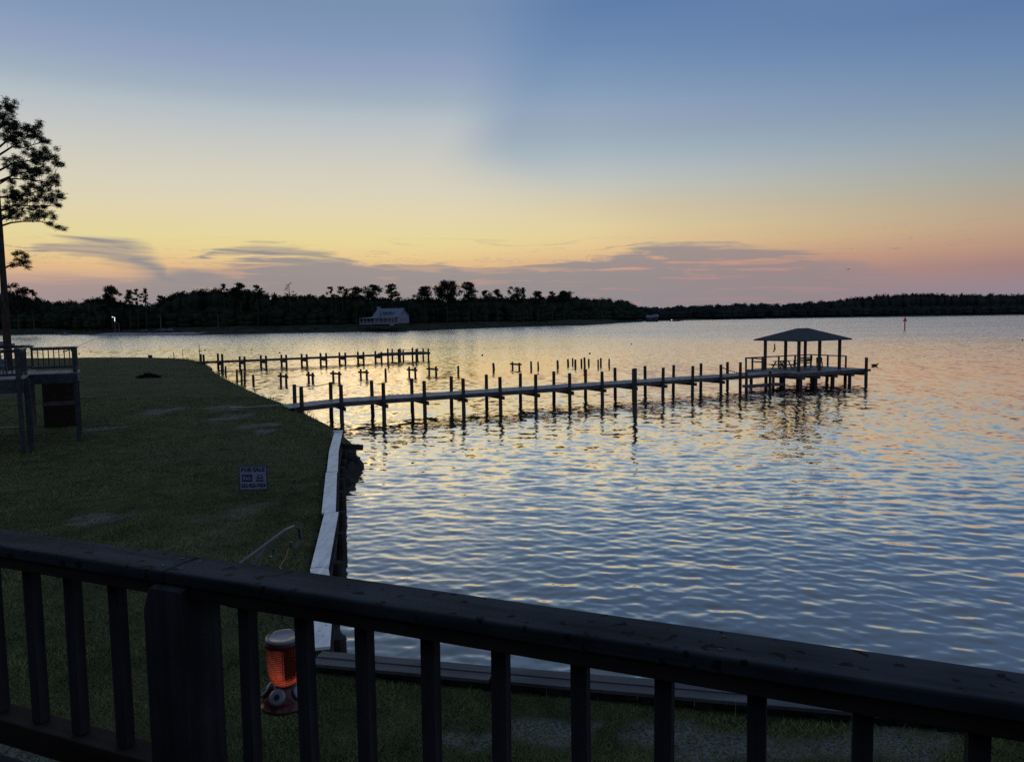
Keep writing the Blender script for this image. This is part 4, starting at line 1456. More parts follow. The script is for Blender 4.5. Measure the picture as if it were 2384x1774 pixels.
# ------------------------------------------------------------------ broken pile stubs in the water
HF = [(-22.54, 73.09, -21.82, 72.48, 0.87, 0.60), (-20.31, 74.9, -19.73, 74.28, 0.84, 0.55), (-18.22, 76.41, -17.44, 75.73, 0.83, 0.55), (-15.81, 78.51, -15.06, 77.8, 0.81, 0.51), (-11.07, 80.93, -10.34, 80.18, 0.84, 0.53), (-9.1, 82.46, -8.27, 81.66, 0.80, 0.49), (0.07, 89.1, 0.88, 88.17, 0.72, 0.48)]
for i, (xa, ya, xb, yb, zt, zb) in enumerate(HF):
    root = empty('pile_pair', ((xa + xb) / 2, (ya + yb) / 2, 0))
    A_, B_ = Vector((xa, ya, 0)) - root.location, Vector((xb, yb, 0)) - root.location
    d_ = (B_ - A_).normalized()
    pile(root, A_.x, A_.y, zt + prn.uniform(0, 0.05), 0.12, lean=0.03)
    pile(root, B_.x, B_.y, zt - prn.uniform(0, 0.08), 0.13, lean=0.03)
    MB().beam(A_ - d_ * 0.38 + Vector((0, -0.17, zb)), B_ + d_ * 0.38 + Vector((0, -0.17, zb)), 0.09, 0.20).build('cross_beam', M['pile'], root)
    lab = ['leftmost of the ruined pile pairs joined by a crossbeam, behind the pier\'s shore end', 'narrow ruined pile pair with crossbeam, second from the left', 'ruined pile pair with crossbeam, third from the left in the broken row',
           'ruined pile pair with crossbeam just left of a lone stub, fourth from the left', 'ruined pile pair with crossbeam right of a lone stub, fifth from the left', 'widest ruined pile pair with crossbeam, sixth from the left', 'ruined pile pair with crossbeam standing far right of the other pairs'][i]
    tag(root, lab, 'pile pair', 'ruined pile pairs of an old pier')
LONE = [(-25.1, 72.7, 0.79), (-13.4, 79.5, 0.79), (-5.9, 82.5, 0.77), (-2.1, 86.6, 0.79), (2.3, 89.4, 0.77), (3.1, 88.1, 0.78), (5.5, 89.9, 0.8), (7.0, 93.3, 0.75), (7.7, 94.9, 0.79), (7.7, 91.0, 0.81), (8.7, 93.8, 0.73), (8.7, 89.6, 1.13), (9.6, 93.6, 0.72), (10.4, 90.4, 0.8), (11.1, 93.6, 0.81), (11.9, 91.8, 0.79)]
LL = ['lone broken pile stub nearest the grassy bank, left of all pile pairs', 'lone broken pile stub between the fourth and fifth ruined pile pairs', 'lone leaning pile stub right of the widest ruined pile pair', 'lone pile stub left of the farthest right ruined pile pair',
      'thin pile stub just right of the farthest right ruined pile pair', 'thicker pile stub beside a thin one, right of the farthest ruined pair', 'pile stub standing alone between the two beside the pair and the far cluster',
      'leftmost thin pile stub of the far cluster', 'thick pile stub, second from the left in the far cluster', 'pile stub third from the left in the far cluster, a little nearer', 'pile stub just left of the tallest one in the far cluster',
      'tallest pile stub of the far cluster', 'pile stub just right of the tallest one in the far cluster', 'pile stub third from the right end of the far cluster', 'pile stub second from the right end of the far cluster', 'rightmost pile stub of the far cluster']
for (x, y, z), lab in zip(LONE, LL):
    b = MB()
    r_ = prn.uniform(0.10, 0.15)
    b.tube([(0, 0, -1.2), (0.01, 0, 0.1), (prn.uniform(-0.03, 0.03), 0, z)], [r_ * 1.1, r_, r_ * 0.9], 8)
    o = b.build('pile_stub', M['pile'])
    o.location = (x, y, 0)
    tag(o, lab, 'pile', 'bare pile stubs of an old pier')
STK = [(-35.2, 88.2, 0.98), (-33.6, 85.2, 0.9), (-29.4, 77.2, 1.02), (-28.1, 74.9, 1.0), (-27.4, 73.8, 0.95)]
SL_ = ['thick short stake on the bank edge nearest the farther pier', 'thin stake on the bank edge, second out from the farther pier', 'stake on the bank edge, farthest left of a close trio', 'stake on the bank edge, middle of a close trio', 'stake on the bank edge, right one of a close trio']
for (x, y, z), lab in zip(STK, SL_):
    b = MB().tube([(0, 0, -0.8), (0.02, 0, z)], [0.13, 0.10], 7)
    o = b.build('bank_stake', M['pile'])
    o.location = (x + 0.9, y + 0.5, 0)
    tag(o, lab, 'stake', 'stakes along the grassy bank')
# low retaining board on the bank by the far pier
b = MB()
for (p, q) in (((-40.3, 97.8), (-36.9, 91.2)), ((-36.9, 91.2), (-34.9, 87.0))):
    b.beam((*p, 0.55), (*q, 0.5), 0.3, 0.22)
tag(b.build('bank_board', M['cap_dark']), 'pale low retaining board on the bank by the farther pier', 'board')
# stakes and stump on the far lawn edge
for px, y_, zt, lab, rad in ((405, 106, 1.75, 'short thin stake on the far lawn corner', 0.05), (426, 106, 2.1, 'tall thin rod on the far lawn corner', 0.035), (350, 108, 1.35, 'low stump on the far edge of the lawn', 0.3), (393, 105, 1.2, 'tiny peg on the far lawn left of the thin stake', 0.05)):
    p = at(px, 836, y_)
    o = MB().tube([(0, 0, -0.5), (0, 0, zt - 0.9)], rad, 8).build('lawn_stake', M['pile'])
    o.location = (p.x, y_, 0.9)
    tag(o, lab, 'stake')
# dark heap of cuttings
hv = tri_cloud([(-0.35, 0, 0.12), (0.3, 0, 0.16), (0, 0, 0.28), (0.75, 0.1, 0.08), (-0.8, 0, 0.06)], [(0.6, 0.5, 0.14), (0.6, 0.5, 0.16), (0.4, 0.35, 0.14), (0.5, 0.4, 0.08), (0.4, 0.3, 0.06)], [260, 260, 160, 140, 100], [0.16] * 5, 61)
hp_ = npmesh('brush_heap', hv, np.arange(len(hv)).reshape(-1, 3), M['leaf'])
hp_.location = (-33.0, 68.0, 1.0)
tag(hp_, 'low dark heap of cuttings on the lawn', 'heap')

# ------------------------------------------------------------------ buoys, duck, bird, channel marker
for px, py, lab in ((1123, 828, 'small dark float on the water beyond the pier, above a lone stub'), (1373, 824, 'small dark float on the water above the far pile cluster'), (1470, 802, 'farthest small float on the open water'),
                    (212, 820, 'small dark float off the far lawn, right one of two'), (184, 825, 'small dark float off the far lawn beside the wooden deck corner'), (586, 815, 'small dark float beyond the farther pier, left one'), (651, 822, 'small dark float close behind the farther pier'),
                    (477, 816, 'round dark float beside the bare staff at the farther pier'), (2380, 793, 'small dark float at the right picture edge')):
    d = at(px, py, 1.0)
    y_ = -CAMZ / (d.z - CAMZ)
    o = MB().lathe([(0.02, -0.1), (0.12, -0.06), (0.16, 0.04), (0.12, 0.14), (0.03, 0.2)], 10).build('float_buoy', M['buoy'], None, 0, True)
    o.location = (d.x * y_, y_, 0.03)
    tag(o, lab, 'float', 'trap floats scattered on the water')
d = at(2037, 852, 1.0)
y_ = -CAMZ / (d.z - CAMZ)
duck = empty('duck', (d.x * y_, y_, 0.02))
tag(duck, 'duck swimming on the water right of the pier platform', 'duck')
b = MB()
b.tube([(-0.44, 0, 0.13), (-0.32, 0, 0.09), (-0.05, 0, 0.06), (0.18, 0, 0.08), (0.26, 0, 0.15), (0.28, 0, 0.21), (0.34, 0, 0.24), (0.45, 0, 0.22)], [0.02, 0.09, 0.15, 0.11, 0.065, 0.062, 0.055, 0.015], 10)
b.build('body', M['bird'], duck, 0, True)
for s in (-1, 1):
    MB().lathe([(0.01, -0.16), (0.05, -0.08), (0.055, 0.04), (0.01, 0.18)], 8).build('wing', M['bird'], duck, 0, True).matrix_local = Matrix.Translation((-0.10, s * 0.10, 0.10)) @ Matrix.Rotation(R(-88), 4, 'Y')
bp = at(1975, 628, 160)
bd = empty('bird', bp, R(20))
tag(bd, 'tiny bird in flight against the sunset cloud', 'bird')
MB().tube([(-0.25, 0, 0), (0, 0, 0.03), (0.25, 0, 0)], [0.02, 0.07, 0.02], 6).build('body', M['bird'], bd, 0, True)
for s in (-1, 1):
    w_ = MB()
    w_.add([(-0.12, 0, 0.03), (0.12, 0, 0.03), (0.05, s * 0.35, 0.16), (-0.08, s * 0.35, 0.16), (-0.14, s * 0.75, 0.05), (-0.12, 0, 0.05), (0.12, 0, 0.05), (0.05, s * 0.35, 0.18), (-0.08, s * 0.35, 0.18)],
           [(0, 1, 2, 3), (3, 2, 4), (5, 8, 7, 6), (8, 4, 7)])
    w_.build('wing', M['bird'], bd)
cm = empty('channel_marker', (136.1, 260.5, 0))
tag(cm, 'red triangular channel marker on a single pile in open water', 'marker')
MB().tube([(0, 0, -2), (0, 0, 3.9)], [0.2, 0.17], 8).build('post', M['pile'], cm)
for rzz in (0, 70, 145):
    t_ = MB()
    t_.add([(-0.75, -0.2, 2.9), (0.75, -0.2, 2.9), (0, -0.2, 4.3), (-0.75, -0.16, 2.9), (0.75, -0.16, 2.9), (0, -0.16, 4.3)], [(0, 1, 2), (5, 4, 3), (0, 3, 4, 1), (1, 4, 5, 2), (2, 5, 3, 0)])
    o = t_.build('day_board', M['red_board'], cm)
    o.rotation_euler = (0, 0, R(rzz))
MB().lathe([(0.12, 0), (0.16, 0.1), (0.16, 0.35), (0.06, 0.5)], 10, (0, 0, 4.15)).build('lantern', M['red_board'], cm)

# ------------------------------------------------------------------ neighbour's raised deck
NO = Vector((-18.45, 28.3, 1.0))
nd2 = empty('raised_deck', NO, PIER_A)
tag(nd2, 'raised wooden deck with railings and a small landing on tall posts at left', 'deck')
FZ = 2.9          # floor above the lawn


def nbox(n, m, *a):
    return MB().box(*a).build(n, m, nd2)


MW, MD = -7.0, 5.9
for k in range(42):
    nbox('floor_board', M['deck_floor'], MW, 0.02, -0.05 + k * 0.1415, 0.085 + k * 0.1415, FZ - 0.035, FZ)
for k in range(16):
    nbox('landing_board', M['deck_floor'], 0.025, 1.75, 2.55 + k * 0.1415, 2.685 + k * 0.1415, FZ - 0.035, FZ)
nbox('fascia', M['deck_blue'], MW, 0.0, -0.045, 0.0, FZ - 0.55, FZ - 0.037)
nbox('fascia', M['deck_blue'], -0.045, 0.0, 0.002, MD, FZ - 0.40, FZ - 0.037)
nbox('fascia', M['deck_blue'], MW, 0.0, MD + 0.002, MD + 0.047, FZ - 0.40, FZ - 0.037)
nbox('landing_fascia', M['deck_blue'], 0.003, 1.7, 2.56, 2.605, FZ - 0.42, FZ - 0.037)
nbox('landing_fascia', M['deck_blue'], 1.66, 1.7, 2.61, 4.8, FZ - 0.40, FZ - 0.037)
nbox('landing_fascia', M['deck_blue'], 0.003, 1.655, 4.76, 4.8, FZ - 0.40, FZ - 0.037)
for k in range(5):
    nbox('joist', M['deck_blue'], MW, -0.05, 0.9 + k * 1.0, 0.94 + k * 1.0, FZ - 0.30, FZ - 0.037)
for (x, y, z1, w_) in ((-0.14, -0.02, FZ + 1.13, 0.16), (-0.13, 2.6, FZ + 1.05, 0.15), (1.62, 2.66, FZ + 1.05, 0.15), (1.62, 4.72, FZ + 1.02, 0.14), (-3.2, 0.05, FZ + 1.1, 0.15)):
    nbox('support_post', M['deck_blue'], x - w_ / 2, x + w_ / 2, y - w_ / 2, y + w_ / 2, -0.2, z1)
nbox('support_post', M['deck_blue'], 0.02, 0.2, 0.25, 0.42, -0.2, FZ - 0.05)
for (x, y) in ((-0.18, MD - 0.12), (-3.4, MD - 0.1)):
    nbox('rear_post', M['pale_post'], x - 0.12, x + 0.12, y - 0.08, y + 0.08, -0.2, FZ - 0.04)


def deck_rail(p0, p1, h, cap_mat, step=0.19):
    p0, p1 = Vector((*p0, 0)), Vector((*p1, 0))
    L = (p1 - p0).length
    d_ = (p1 - p0) / L
    up = Vector((0, 0, 1))
    MB().beam(p0 + up * (FZ + h - 0.02), p1 + up * (FZ + h - 0.02), 0.14, 0.04).build('rail_cap', cap_mat, nd2)
    MB().beam(p0 + up * (FZ + h - 0.09), p1 + up * (FZ + h - 0.09), 0.05, 0.09).build('upper_rail', M['deck_blue'], nd2)
    MB().beam(p0 + up * (FZ + 0.14), p1 + up * (FZ + 0.14), 0.05, 0.09).build('lower_rail', M['deck_blue'], nd2)
    n = int(L / step)
    o = None
    for k in range(1, n):
        p = p0 + d_ * (L * k / n)
        if o is None:
            o = MB().box(-0.02, 0.02, -0.02, 0.02, FZ + 0.19, FZ + h - 0.135).build('baluster', M['deck_blue'], nd2)
            o.location = p
        else:
            link_copy(o, nd2, p)


deck_rail((-5.5, 0.02), (-0.14, 0.02), 1.10, M['deck_blue'])
deck_rail((-0.06, 0.06), (-0.06, 2.54), 1.10, M['deck_floor'])  # paler cap colour stands in for light on the side rail's top
deck_rail((-0.06, 4.8), (-0.06, 5.85), 1.10, M['deck_floor'])
deck_rail((-5.5, 5.85), (-0.13, 5.85), 1.12, M['deck_blue'])
deck_rail((1.66, 2.72), (1.66, 4.66), 1.03, M['deck_blue'])
deck_rail((0.0, 4.75), (1.58, 4.75), 1.03, M['deck_blue'])


def nloc(x, y, z):
    c, s = math.cos(PIER_A), math.sin(PIER_A)
    return Vector((NO.x + x * c - y * s, NO.y + x * s + y * c, NO.z + z))


def plastic_chair(loc, rz, label):
    root = empty('deck_chair', loc, rz)
    MB().box(-0.27, 0.27, -0.25, 0.27, 0.40, 0.44).build('seat', M['white_roof'], root)
    for k in range(5):
        MB().beam((-0.22 + k * 0.11, 0.26, 0.44), (-0.22 + k * 0.11, 0.42, 0.98), 0.07, 0.02).build('back_slat', M['white_roof'], root)
    for sx_ in (-1, 1):
        MB().box(sx_ * 0.27 - 0.03, sx_ * 0.27 + 0.03, -0.27, 0.3, 0.60, 0.64).build('armrest', M['white_roof'], root)
        for yy in (-0.22, 0.26):
            MB().box(sx_ * 0.26 - 0.025, sx_ * 0.26 + 0.025, yy - 0.025, yy + 0.025, 0, 0.60).build('leg', M['white_roof'], root)
    tag(root, label, 'chair')


plastic_chair(nloc(-1.0, 2.0, FZ), PIER_A + R(20), 'pale slatted chair on the raised deck nearest its corner post')
plastic_chair(nloc(-2.0, 2.4, FZ), PIER_A + R(-25), 'pale slatted chair on the raised deck farther left')
gt = empty('patio_table', nloc(-1.5, 3.6, FZ), PIER_A)
tag(gt, 'dark round table on the raised deck behind the pale chairs', 'table')
MB().tube([(0, 0, 0.70), (0, 0, 0.73)], 0.55, 18).build('tabletop', M['dark'], gt)
MB().tube([(0, 0, 0.02), (0, 0, 0.70)], 0.04, 8).build('pedestal', M['dark'], gt)
MB().tube([(0, 0, 0), (0, 0, 0.03)], 0.28, 14).build('base', M['dark'], gt)
# shed under the landing
sh = empty('storage_shed', Vector((-22.35, 35.6, 1.0)), R(32))
tag(sh, 'very dark brown board shed standing behind the raised landing', 'shed')
for k in range(10):
    MB().box(0.0 + k * 0.15, 0.142 + k * 0.15, -0.02, 0.0, 0.02, 1.02).build('wall_board', M['shed'], sh)
    MB().box(0.0 + k * 0.15, 0.142 + k * 0.15, -0.02, 0.0, 1.24, 2.25).build('wall_board', M['shed'], sh)
MB().box(-0.03, 1.53, -0.05, -0.005, 1.03, 1.23).build('cross_board', M['pier_beam'], sh)
MB().box(0.0, 1.5, 0.004, 1.5, 0.0, 2.28).build('wall', M['shed'], sh)
MB().box(-0.12, 1.62, -0.15, 1.65, 2.285, 2.35).build('roof', M['shingle'], sh)
# fishing rod leaning out over the landing rail
rod = empty('fishing_rod', nloc(1.6, 4.5, FZ))
tag(rod, 'thin fishing rod reaching up and out from the raised landing', 'fishing rod')
e = at(241, 784, 33.2) - rod.location
s_ = at(178, 808, 33.0) - rod.location
MB().tube([s_ - (e - s_) * 0.5, s_, s_.lerp(e, 0.5) + Vector((0, 0, 0.03)), e], [0.014, 0.010, 0.007, 0.004], 6).build('blank', M['wire'], rod)
MB().tube([s_ - (e - s_) * 0.5, s_ - (e - s_) * 0.2], 0.022, 8).build('handle', M['dark'], rod)
MB().lathe([(0.02, -0.04), (0.045, -0.02), (0.045, 0.02), (0.02, 0.04)], 10, tuple(s_ - (e - s_) * 0.18 - Vector((0, 0, 0.07)))).build('reel', M['dark'], rod)
# pale cord lying on the grass at far left, and one by the pier
o = MB().tube([(-27.0, 34.9, 1.03), (-25.2, 35.3, 1.04), (-23.3, 36.0, 1.03)], 0.02, 5).build('ground_cord', M['white_cord'])
tag(o, 'pale cord lying on the lawn under the raised deck', 'cord')
cp_ = [at(p[0], p[1], 4.9 * FPX / (p[1] - 749.5)) for p in ((535, 949), (575, 950), (620, 947), (650, 945))]
o = MB().tube([(p.x, p.y, 1.03) for p in cp_], 0.022, 5).build('ground_cord', M['white_cord'])
tag(o, 'pale line lying on the lawn from the bare patches to the pier', 'cord')

# ------------------------------------------------------------------ bulkheads
def bulkhead(name, label, line, board_w, mat, overhang, dz_, gap_at):
    root = empty(name, (line[0][0], line[0][1], 0))
    tag(root, label, 'bulkhead')
    O = Vector((line[0][0], line[0][1], 0))
    # caps
    for i in range(len(line) - 1):
        a, c = Vector((*line[i], 0)) - O, Vector((*line[i + 1], 0)) - O
        d_ = (c - a).normalized()
        n_ = Vector((-d_.y, d_.x, 0))
        z = 1.09 + (0.006 if i % 2 else 0.0)
        L = (c - a).length
        b = MB()
        off = n_ * (overhang + ((0.0, 0.0, -0.025, 0.045, 0.035, 0.02)[i % 6] if not gap_at else 0))
        seg = 6
        for j in range(seg):     # slightly wavy plank
            p, q = a + d_ * (0.02 + (L - 0.04) * j / seg), a + d_ * (0.02 + (L - 0.04) * (j + 1) / seg)
            w0_ = board_w / 2
            vs = []
            for pp in (p, q):
                for sgn, zz in ((-1, 0), (1, 0), (1, 0.045), (-1, 0.045)):
                    vs.append(pp + off + n_ * (sgn * w0_) + Vector((0, 0, z + zz)))
            fs = [(0, 4, 5, 1), (1, 5, 6, 2), (2, 6, 7, 3), (3, 7, 4, 0)]
            if j == 0:
                fs.append((0, 1, 2, 3))
            if j == seg - 1:
                fs.append((7, 6, 5, 4))
            b.add(vs, fs)
        cap = b.build('cap_board', mat, root)
        if gap_at:
            cap.location = n_ * gap_at
            c2 = link_copy(cap, root, n_ * -gap_at + Vector((0, 0, -0.012)))
        # vertical sheet piling below
        k, sp = 0, 0.24
        sb = MB()
        while k * sp < L:
            p = a + d_ * (k * sp)
            q = a + d_ * min(L, k * sp + sp - 0.003)
            dep = 0.02 * (k % 2)
            sb.beam(p - n_ * (0.03 + dep) + Vector((0, 0, -0.15)), q - n_ * (0.03 + dep) + Vector((0, 0, -0.15)), 0.06, 2.46)
            k += 1
        tag(sb.build('sheet_piling', M['sheet'], root), kind='stuff')
        MB().beam(a - n_ * (-0.16 * overhang_sign) + Vector((0, 0, 0.62)), c - n_ * (-0.16 * overhang_sign) + Vector((0, 0, 0.62)), 0.12, 0.18).build('wale', M['sheet'], root)
    return root


overhang_sign = 1
LA = [(-7.50, 31.95), (-6.62, 27.4), (-5.75, 23.48), (-4.62, 18.44), (-3.85, 14.24), (-3.30, 12.4), (-2.93, 10.62)]
bk = bulkhead('side_bulkhead', 'timber bulkhead with bleached pale cap boards curving along the lawn edge', LA, 0.34, M['cap_board'], 0.02, 0, None)
# end board of the cap
d_ = (Vector(LA[1]) - Vector(LA[0])).normalized()
MB().beam((-0.20, 0.06, 1.17), (0.20, 0.06, 1.17), 0.16, 0.05).build('end_board', M['cap_board'], bk)
for y, z in ((30.6, 0.62), (28.9, 0.5), (27.0, 0.6), (24.9, 0.62), (22.8, 0.66), (20.6, 0.6), (18.3, 0.66), (16.2, 0.6), (14.1, 0.64), (12.1, 0.66)):
    x = float(np.interp(y, [q[1] for q in LA[::-1]], [q[0] for q in LA[::-1]])) + 0.30
    pile(bk, x - LA[0][0], y - LA[0][1], z, 0.13, lean=0.02, mat=M['sheet'])
# old wood fender block and rubble at the far end of the bulkhead
rub = random.Random(2)
rv_ = MB()
for k in range(46):
    t_ = rub.random()
    x, y = -7.05 + 1.05 * t_ + rub.uniform(-0.05, 0.48 * (1 - abs(2 * t_ - 0.8))), 31.8 - 5.2 * t_
    s = rub.uniform(0.12, 0.3)
    bm = bmesh.new()
    bmesh.ops.create_icosphere(bm, subdivisions=1, radius=s)
    vs = [tuple(v.co * rub.uniform(0.75, 1.2) + Vector((x, y, rub.uniform(-0.1, 0.28)))) for v in bm.verts]
    rv_.add(vs, [[v.index for v in f.verts] for f in bm.faces])
    bm.free()
tag(rv_.build('rubble', M['sheet']), 'dark rubble and oyster clumps at the water foot of the bulkhead', kind='stuff')
o = MB().beam((-7.2, 31.0, 0.70), (-6.22, 30.75, 0.66), 0.16, 0.22).build('fender_block', M['sheet'])
tag(o, 'dark square timber sticking out over the water at the bulkhead end', 'timber')

LB = [(-2.86, 10.38), (-0.3, 9.81), (2.95, 9.12), (9.0, 7.88), (20, 5.65)]
bk2 = bulkhead('front_bulkhead', 'grey capped timber bulkhead across the front lawn seen between the balusters', LB, 0.185, M['cap_dark'], -0.02, 0, 0.099)
for k in range(8):
    p = Vector(LB[0]).lerp(Vector(LB[3]), (k + 0.3) / 8)
    pile(bk2, p.x - LB[0][0] + 0.06, p.y - LB[0][1] + 0.3, 0.85, 0.13, mat=M['sheet'])

# ------------------------------------------------------------------ for sale sign
sg = empty('for_sale_sign', Vector((-7.44, 21.2, 1.0)), R(3))
tag(sg, 'pale rectangular for sale sign with blue print on the lawn', 'sign')
SW, SH, SB = 0.75, 0.65, 0.13
MB().box(-SW / 2, SW / 2, -0.006, 0.006, SB, SB + SH).build('board', M['sign_white'], sg)
b = MB()
b.box(-SW / 2 - 0.02, -SW / 2, -0.012, 0.012, -0.3, SB + SH + 0.02).box(SW / 2, SW / 2 + 0.02, -0.012, 0.012, SB - 0.02, SB + SH + 0.02)
b.box(-SW / 2, SW / 2, -0.012, 0.012, SB + SH, SB + SH + 0.02).box(-SW / 2, SW / 2, -0.012, 0.012, SB - 0.02, SB)
b.build('frame', M['sign_blue'], sg)
MB().tube([(0.08, 0.02, -0.2), (0.08, 0.02, SB + SH + 0.25)], 0.006, 5).build('stake', M['wire'], sg)


def text_mesh(name, body, size, loc, mat, parent, xscale=1.0, width=None, depth=0.002):
    cu = bpy.data.curves.new(name, 'FONT')
    cu.body = body
    cu.size = size
    cu.align_x = 'CENTER'
    cu.extrude = depth
    cu.offset = 0.004 * size / 0.1
    cu.resolution_u = 2
    to = bpy.data.objects.new(name, cu)
    COL.objects.link(to)
    dg = bpy.context.evaluated_depsgraph_get()
    me = bpy.data.meshes.new_from_object(to.evaluated_get(dg))
    bpy.data.objects.remove(to)
    n = len(me.vertices)
    co = np.zeros(n * 3, np.float32)
    me.vertices.foreach_get('co', co)
    co = co.reshape(-1, 3)
    if width:
        xscale = width / (co[:, 0].max() - co[:, 0].min())
    V = np.column_stack([co[:, 0] * xscale, -co[:, 2], co[:, 1]])
    me.vertices.foreach_set('co', V.astype(np.float32).ravel())
    me.materials.clear()
    me.materials.append(mat)
    me.update()
    o = bpy.data.objects.new(name, me)
    COL.objects.link(o)
    o.parent = parent
    o.location = loc
    return o


text_mesh('headline_text', 'FOR SALE', 0.15, (0, -0.010, SB + SH - 0.135), M['sign_blue'], sg, width=0.66)
text_mesh('phone_text', '252-923-7434', 0.14, (0, -0.010, SB + 0.06), M['sign_blue'], sg, width=0.68)
lg_ = MB().box(-0.31, -0.03, -0.0095, -0.0065, SB + 0.22, SB + 0.43).build('logo_panel', M['sign_blue'], sg)
text_mesh('logo_text', 'Rich', 0.16, (-0.17, -0.0125, SB + 0.275), M['sign_white'], sg, width=0.22)
for k, (tx, w_) in enumerate((('a l e', 0.13), ('Real', 0.17), ('Estate', 0.22))):
    text_mesh('agent_text', tx, 0.08, (0.19, -0.010, SB + 0.375 - k * 0.075), M['sign_blue'], sg, width=w_)

# ------------------------------------------------------------------ near deck railing (local x along the rail, local y outward)
RA = R(-22.5)
RO = Vector((-0.13, 1.795, 0))
rl_ = empty('deck_railing', RO, RA)
tag(rl_, 'dark weathered wooden deck railing with flat cap across the foreground', 'railing')
b = MB()
N = 40
b.box(-4.0, -0.912, -0.07, 0.07, 5.162, 5.20)
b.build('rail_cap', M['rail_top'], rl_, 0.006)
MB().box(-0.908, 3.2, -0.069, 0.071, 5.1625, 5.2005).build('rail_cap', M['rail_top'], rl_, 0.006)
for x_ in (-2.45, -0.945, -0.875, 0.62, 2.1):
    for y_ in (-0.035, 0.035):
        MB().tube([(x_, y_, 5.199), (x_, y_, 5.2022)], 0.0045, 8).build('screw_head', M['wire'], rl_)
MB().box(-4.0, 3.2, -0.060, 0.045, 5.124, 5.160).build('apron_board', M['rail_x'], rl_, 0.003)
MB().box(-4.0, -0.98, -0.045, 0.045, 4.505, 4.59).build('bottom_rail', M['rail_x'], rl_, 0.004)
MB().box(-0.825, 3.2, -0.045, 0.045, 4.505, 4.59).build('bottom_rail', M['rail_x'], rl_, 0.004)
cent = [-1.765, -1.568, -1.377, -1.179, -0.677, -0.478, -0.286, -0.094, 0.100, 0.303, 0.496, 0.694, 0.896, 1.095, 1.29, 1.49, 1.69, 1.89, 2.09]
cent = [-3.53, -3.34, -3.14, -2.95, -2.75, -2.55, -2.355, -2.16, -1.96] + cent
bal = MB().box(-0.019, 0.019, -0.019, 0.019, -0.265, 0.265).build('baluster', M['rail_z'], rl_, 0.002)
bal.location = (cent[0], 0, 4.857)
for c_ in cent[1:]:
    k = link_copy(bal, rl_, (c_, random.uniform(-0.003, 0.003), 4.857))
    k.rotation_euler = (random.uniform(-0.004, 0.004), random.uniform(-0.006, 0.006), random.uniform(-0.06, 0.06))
# 6x6 post, its top corner cut away, set proud of the rail
b = MB()
x0, x1, y0, y1, zt = -0.977, -0.832, -0.082, 0.06, 5.1595
b.add([(x0, y0, 3.4), (x1, y0, 3.4), (x1, y1, 3.4), (x0, y1, 3.4), (x0, y0, 5.085), (x1, y0, 5.12), (x1, -0.0615, zt), (x1, y1, zt), (x0, y1, zt), (x0, -0.0615, zt - 0.02), (x0 + 0.03, y0, 5.15), (x1, y0, 5.15), (x0 + 0.03, -0.0615, zt)],
      [(0, 3, 2, 1), (0, 1, 5, 11, 10, 4), (1, 2, 7, 6, 11, 5), (2, 3, 8, 7), (3, 0, 4, 9, 8), (4, 10, 12, 9), (10, 11, 6, 12), (9, 12, 6, 7, 8)])
b.build('post', M['rail_z'], rl_)

# the deck this railing stands on, and an unseen wall added behind the viewer to block sky light
b = MB()
fl_root = empty('deck_floor', RO, RA)
for k in range(17):
    MB().box(-4.2, 3.4, -2.4 + k * 0.1433, -2.4 + k * 0.1433 + 0.138, 4.36, 4.40).build('floor_board', M['rail_top'], fl_root)
MB().box(-4.2, 3.4, 0.0, 0.036, 4.12, 4.355).build('rim_joist', M['rail_x'], fl_root)
tag(fl_root, 'weathered board floor of the viewing deck', kind='structure')
wl = MB().box(-9, 8, -2.75, -2.5, 0.9, 6.7)
wo_ = wl.build('light_block_wall', M['siding'])
wo_.location = RO
wo_.rotation_euler = (0, 0, RA)
tag(wo_, 'unseen house wall added behind the viewing deck to block sky light', kind='structure')

# ------------------------------------------------------------------ hummingbird feeder on its bracket
br = empty('feeder_bracket', Vector((-0.735, 2.40, 5.21)), RA)
tag(br, 'wrought iron arm bracket with curled tip reaching out over the rail', 'bracket')
b = MB()
arm = [(0, -0.25, -0.035), (0, -0.13, -0.008), (0, -0.02, 0.017), (0, 0.03, 0.018), (0, 0.055, 0.002), (0, 0.06, -0.035), (0, 0.035, -0.055), (0, 0.012, -0.045), (0, 0.01, -0.03)]
for p, q in zip(arm, arm[1:]):
    b.beam(p, (q[0], q[1] + 0.0005, q[2]), 0.010, 0.006)
b.build('arm', M['iron'], br)
b = MB()
cv_ = [(0, -0.25, -0.13), (0, -0.21, -0.085), (0, -0.15, -0.04), (0, -0.10, -0.012), (0, -0.07, -0.03), (0, -0.075, -0.05), (0, -0.095, -0.05)]
for p, q in zip(cv_, cv_[1:]):
    b.beam(p, q, 0.009, 0.006)
b.build('brace', M['iron'], br)
MB().box(-0.02, 0.02, -0.262, -0.252, -0.15, -0.015).build('wall_plate', M['iron'], br)
FX = Vector((-0.757, 2.375, 4.868))        # centre of the jar's upper rim
bmat = pmat('red feeder base', (0.13, 0.022, 0.02), 0.25, 0.5)[0]
fd = empty('hummingbird_feeder', FX - Vector((0, 0, 0.225)))
tag(fd, 'red glass hummingbird feeder hanging below the rail from the iron bracket', 'bird feeder')
Z0 = 0.225
hk = MB()
top_h = br.location.z - 0.05 - (FX.z - Z0)
hk.tube([(0.02, 0.03, top_h), (0.012, 0.02, top_h - 0.03), (-0.006, 0.01, top_h - 0.055), (0.006, 0.0, top_h - 0.075)], 0.003, 6)
hk.build('hook', M['copper'], fd)
hk = MB()
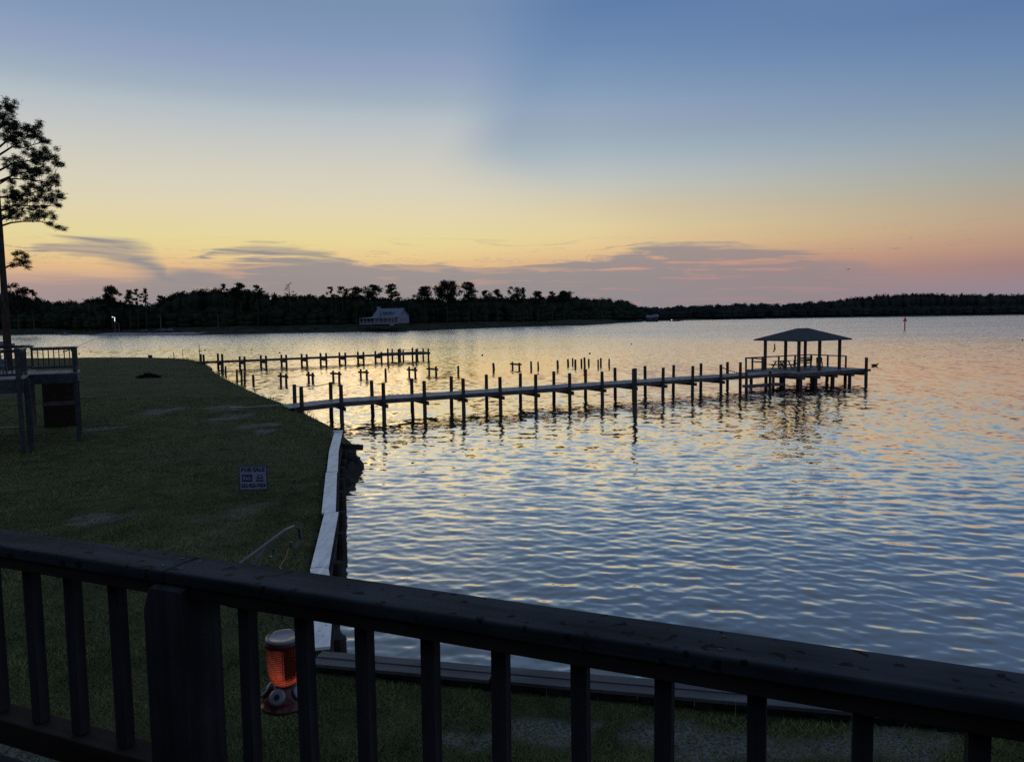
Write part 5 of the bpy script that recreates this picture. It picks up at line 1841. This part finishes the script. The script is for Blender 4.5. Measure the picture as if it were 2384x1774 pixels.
hk.tube([(0.006, 0.0, top_h - 0.07), (0.02, 0, top_h - 0.10), (0.024, 0, top_h - 0.14), (0.0, 0, top_h - 0.165), (-0.012, 0, top_h - 0.13), (0.0, 0, top_h - 0.10)], 0.0035, 6)
hk.build('hook_loop', M['copper'], fd)
zt_ = top_h - 0.165
MB().tube([(0, 0, zt_), (-0.002, 0, Z0 + 0.06)], 0.002, 5).tube([(-0.002, 0, Z0 + 0.06), (-0.050, -0.01, Z0 + 0.01)], 0.002, 5).tube([(-0.002, 0, Z0 + 0.06), (0.050, 0.01, Z0 + 0.01)], 0.002, 5).build('hanger_wire', M['wire'], fd)
MB().lathe([(0.0585, -0.004), (0.0605, 0.0), (0.0605, 0.008), (0.0585, 0.012)], 28, (0, 0, Z0 - 0.012)).build('wire_band', bmat, fd)
gmat, gg, gb = pmat('red bottle glass', (0.66, 0.11, 0.065), 0.08, 0.5)
gb.inputs['Transmission Weight'].default_value = 0.92
gb.inputs['IOR'].default_value = 1.36
tcg = gg.n.new('ShaderNodeTexCoord').outputs['Object']
gx_, gy_, gz_ = gg.sep(tcg)
ang = gg.m('MULTIPLY', gg.m('ARCTAN2', gy_, gx_), 16.0)
zz_ = gg.m('MULTIPLY', gz_, 480.0)
dia = gg.m('MULTIPLY', gg.m('SINE', gg.m('ADD', ang, zz_)), gg.m('SINE', gg.m('SUBTRACT', ang, zz_)))
bump(gg, gb, dia, 0.35, 0.0015)
jar = MB().lathe([(0.030, 0.0), (0.034, 0.004), (0.044, 0.014), (0.050, 0.030), (0.0545, 0.055), (0.057, 0.09), (0.057, 0.135), (0.054, 0.147)], 40, (0, 0, Z0 - 0.151)).build('jar', gmat, fd, 0, True)
rmat, rg_, rb_ = pmat('pale glass rim', (0.24, 0.20, 0.20), 0.25, 0.5)
MB().lathe([(0.056, -0.002), (0.0585, 0.004), (0.056, 0.011), (0.047, 0.012), (0.040, 0.008), (0.02, 0.007)], 36, (0, 0, Z0 + 0.0)).build('jar_rim', rmat, fd, 0, True)
MB().lathe([(0.080, -0.002), (0.083, 0.004), (0.081, 0.008), (0.075, 0.012), (0.072, 0.026), (0.058, 0.046), (0.040, 0.060), (0.034, 0.068)], 36, (0, 0, Z0 - 0.215)).build('base', bmat, fd, 0, True)
fmat = pmat('pale flower port', (0.26, 0.25, 0.29), 0.3, 0.5)[0]
for k in range(5):
    a = R(190 + k * 72)
    fo = MB()
    fo.lathe([(0.026, 0.0), (0.028, 0.003), (0.020, 0.007), (0.010, 0.006)], 14)
    o = fo.build('flower_port', fmat, fd, 0, True)
    o.matrix_local = Matrix.Translation((math.cos(a) * 0.060, math.sin(a) * 0.060, Z0 - 0.168)) @ Matrix.Rotation(a, 4, 'Z') @ Matrix.Rotation(R(52), 4, 'Y')
    MB().lathe([(0.009, 0.006), (0.009, 0.009), (0.004, 0.009)], 10).build('port_hole', M['dark'], o)

bpy.context.view_layer.update()
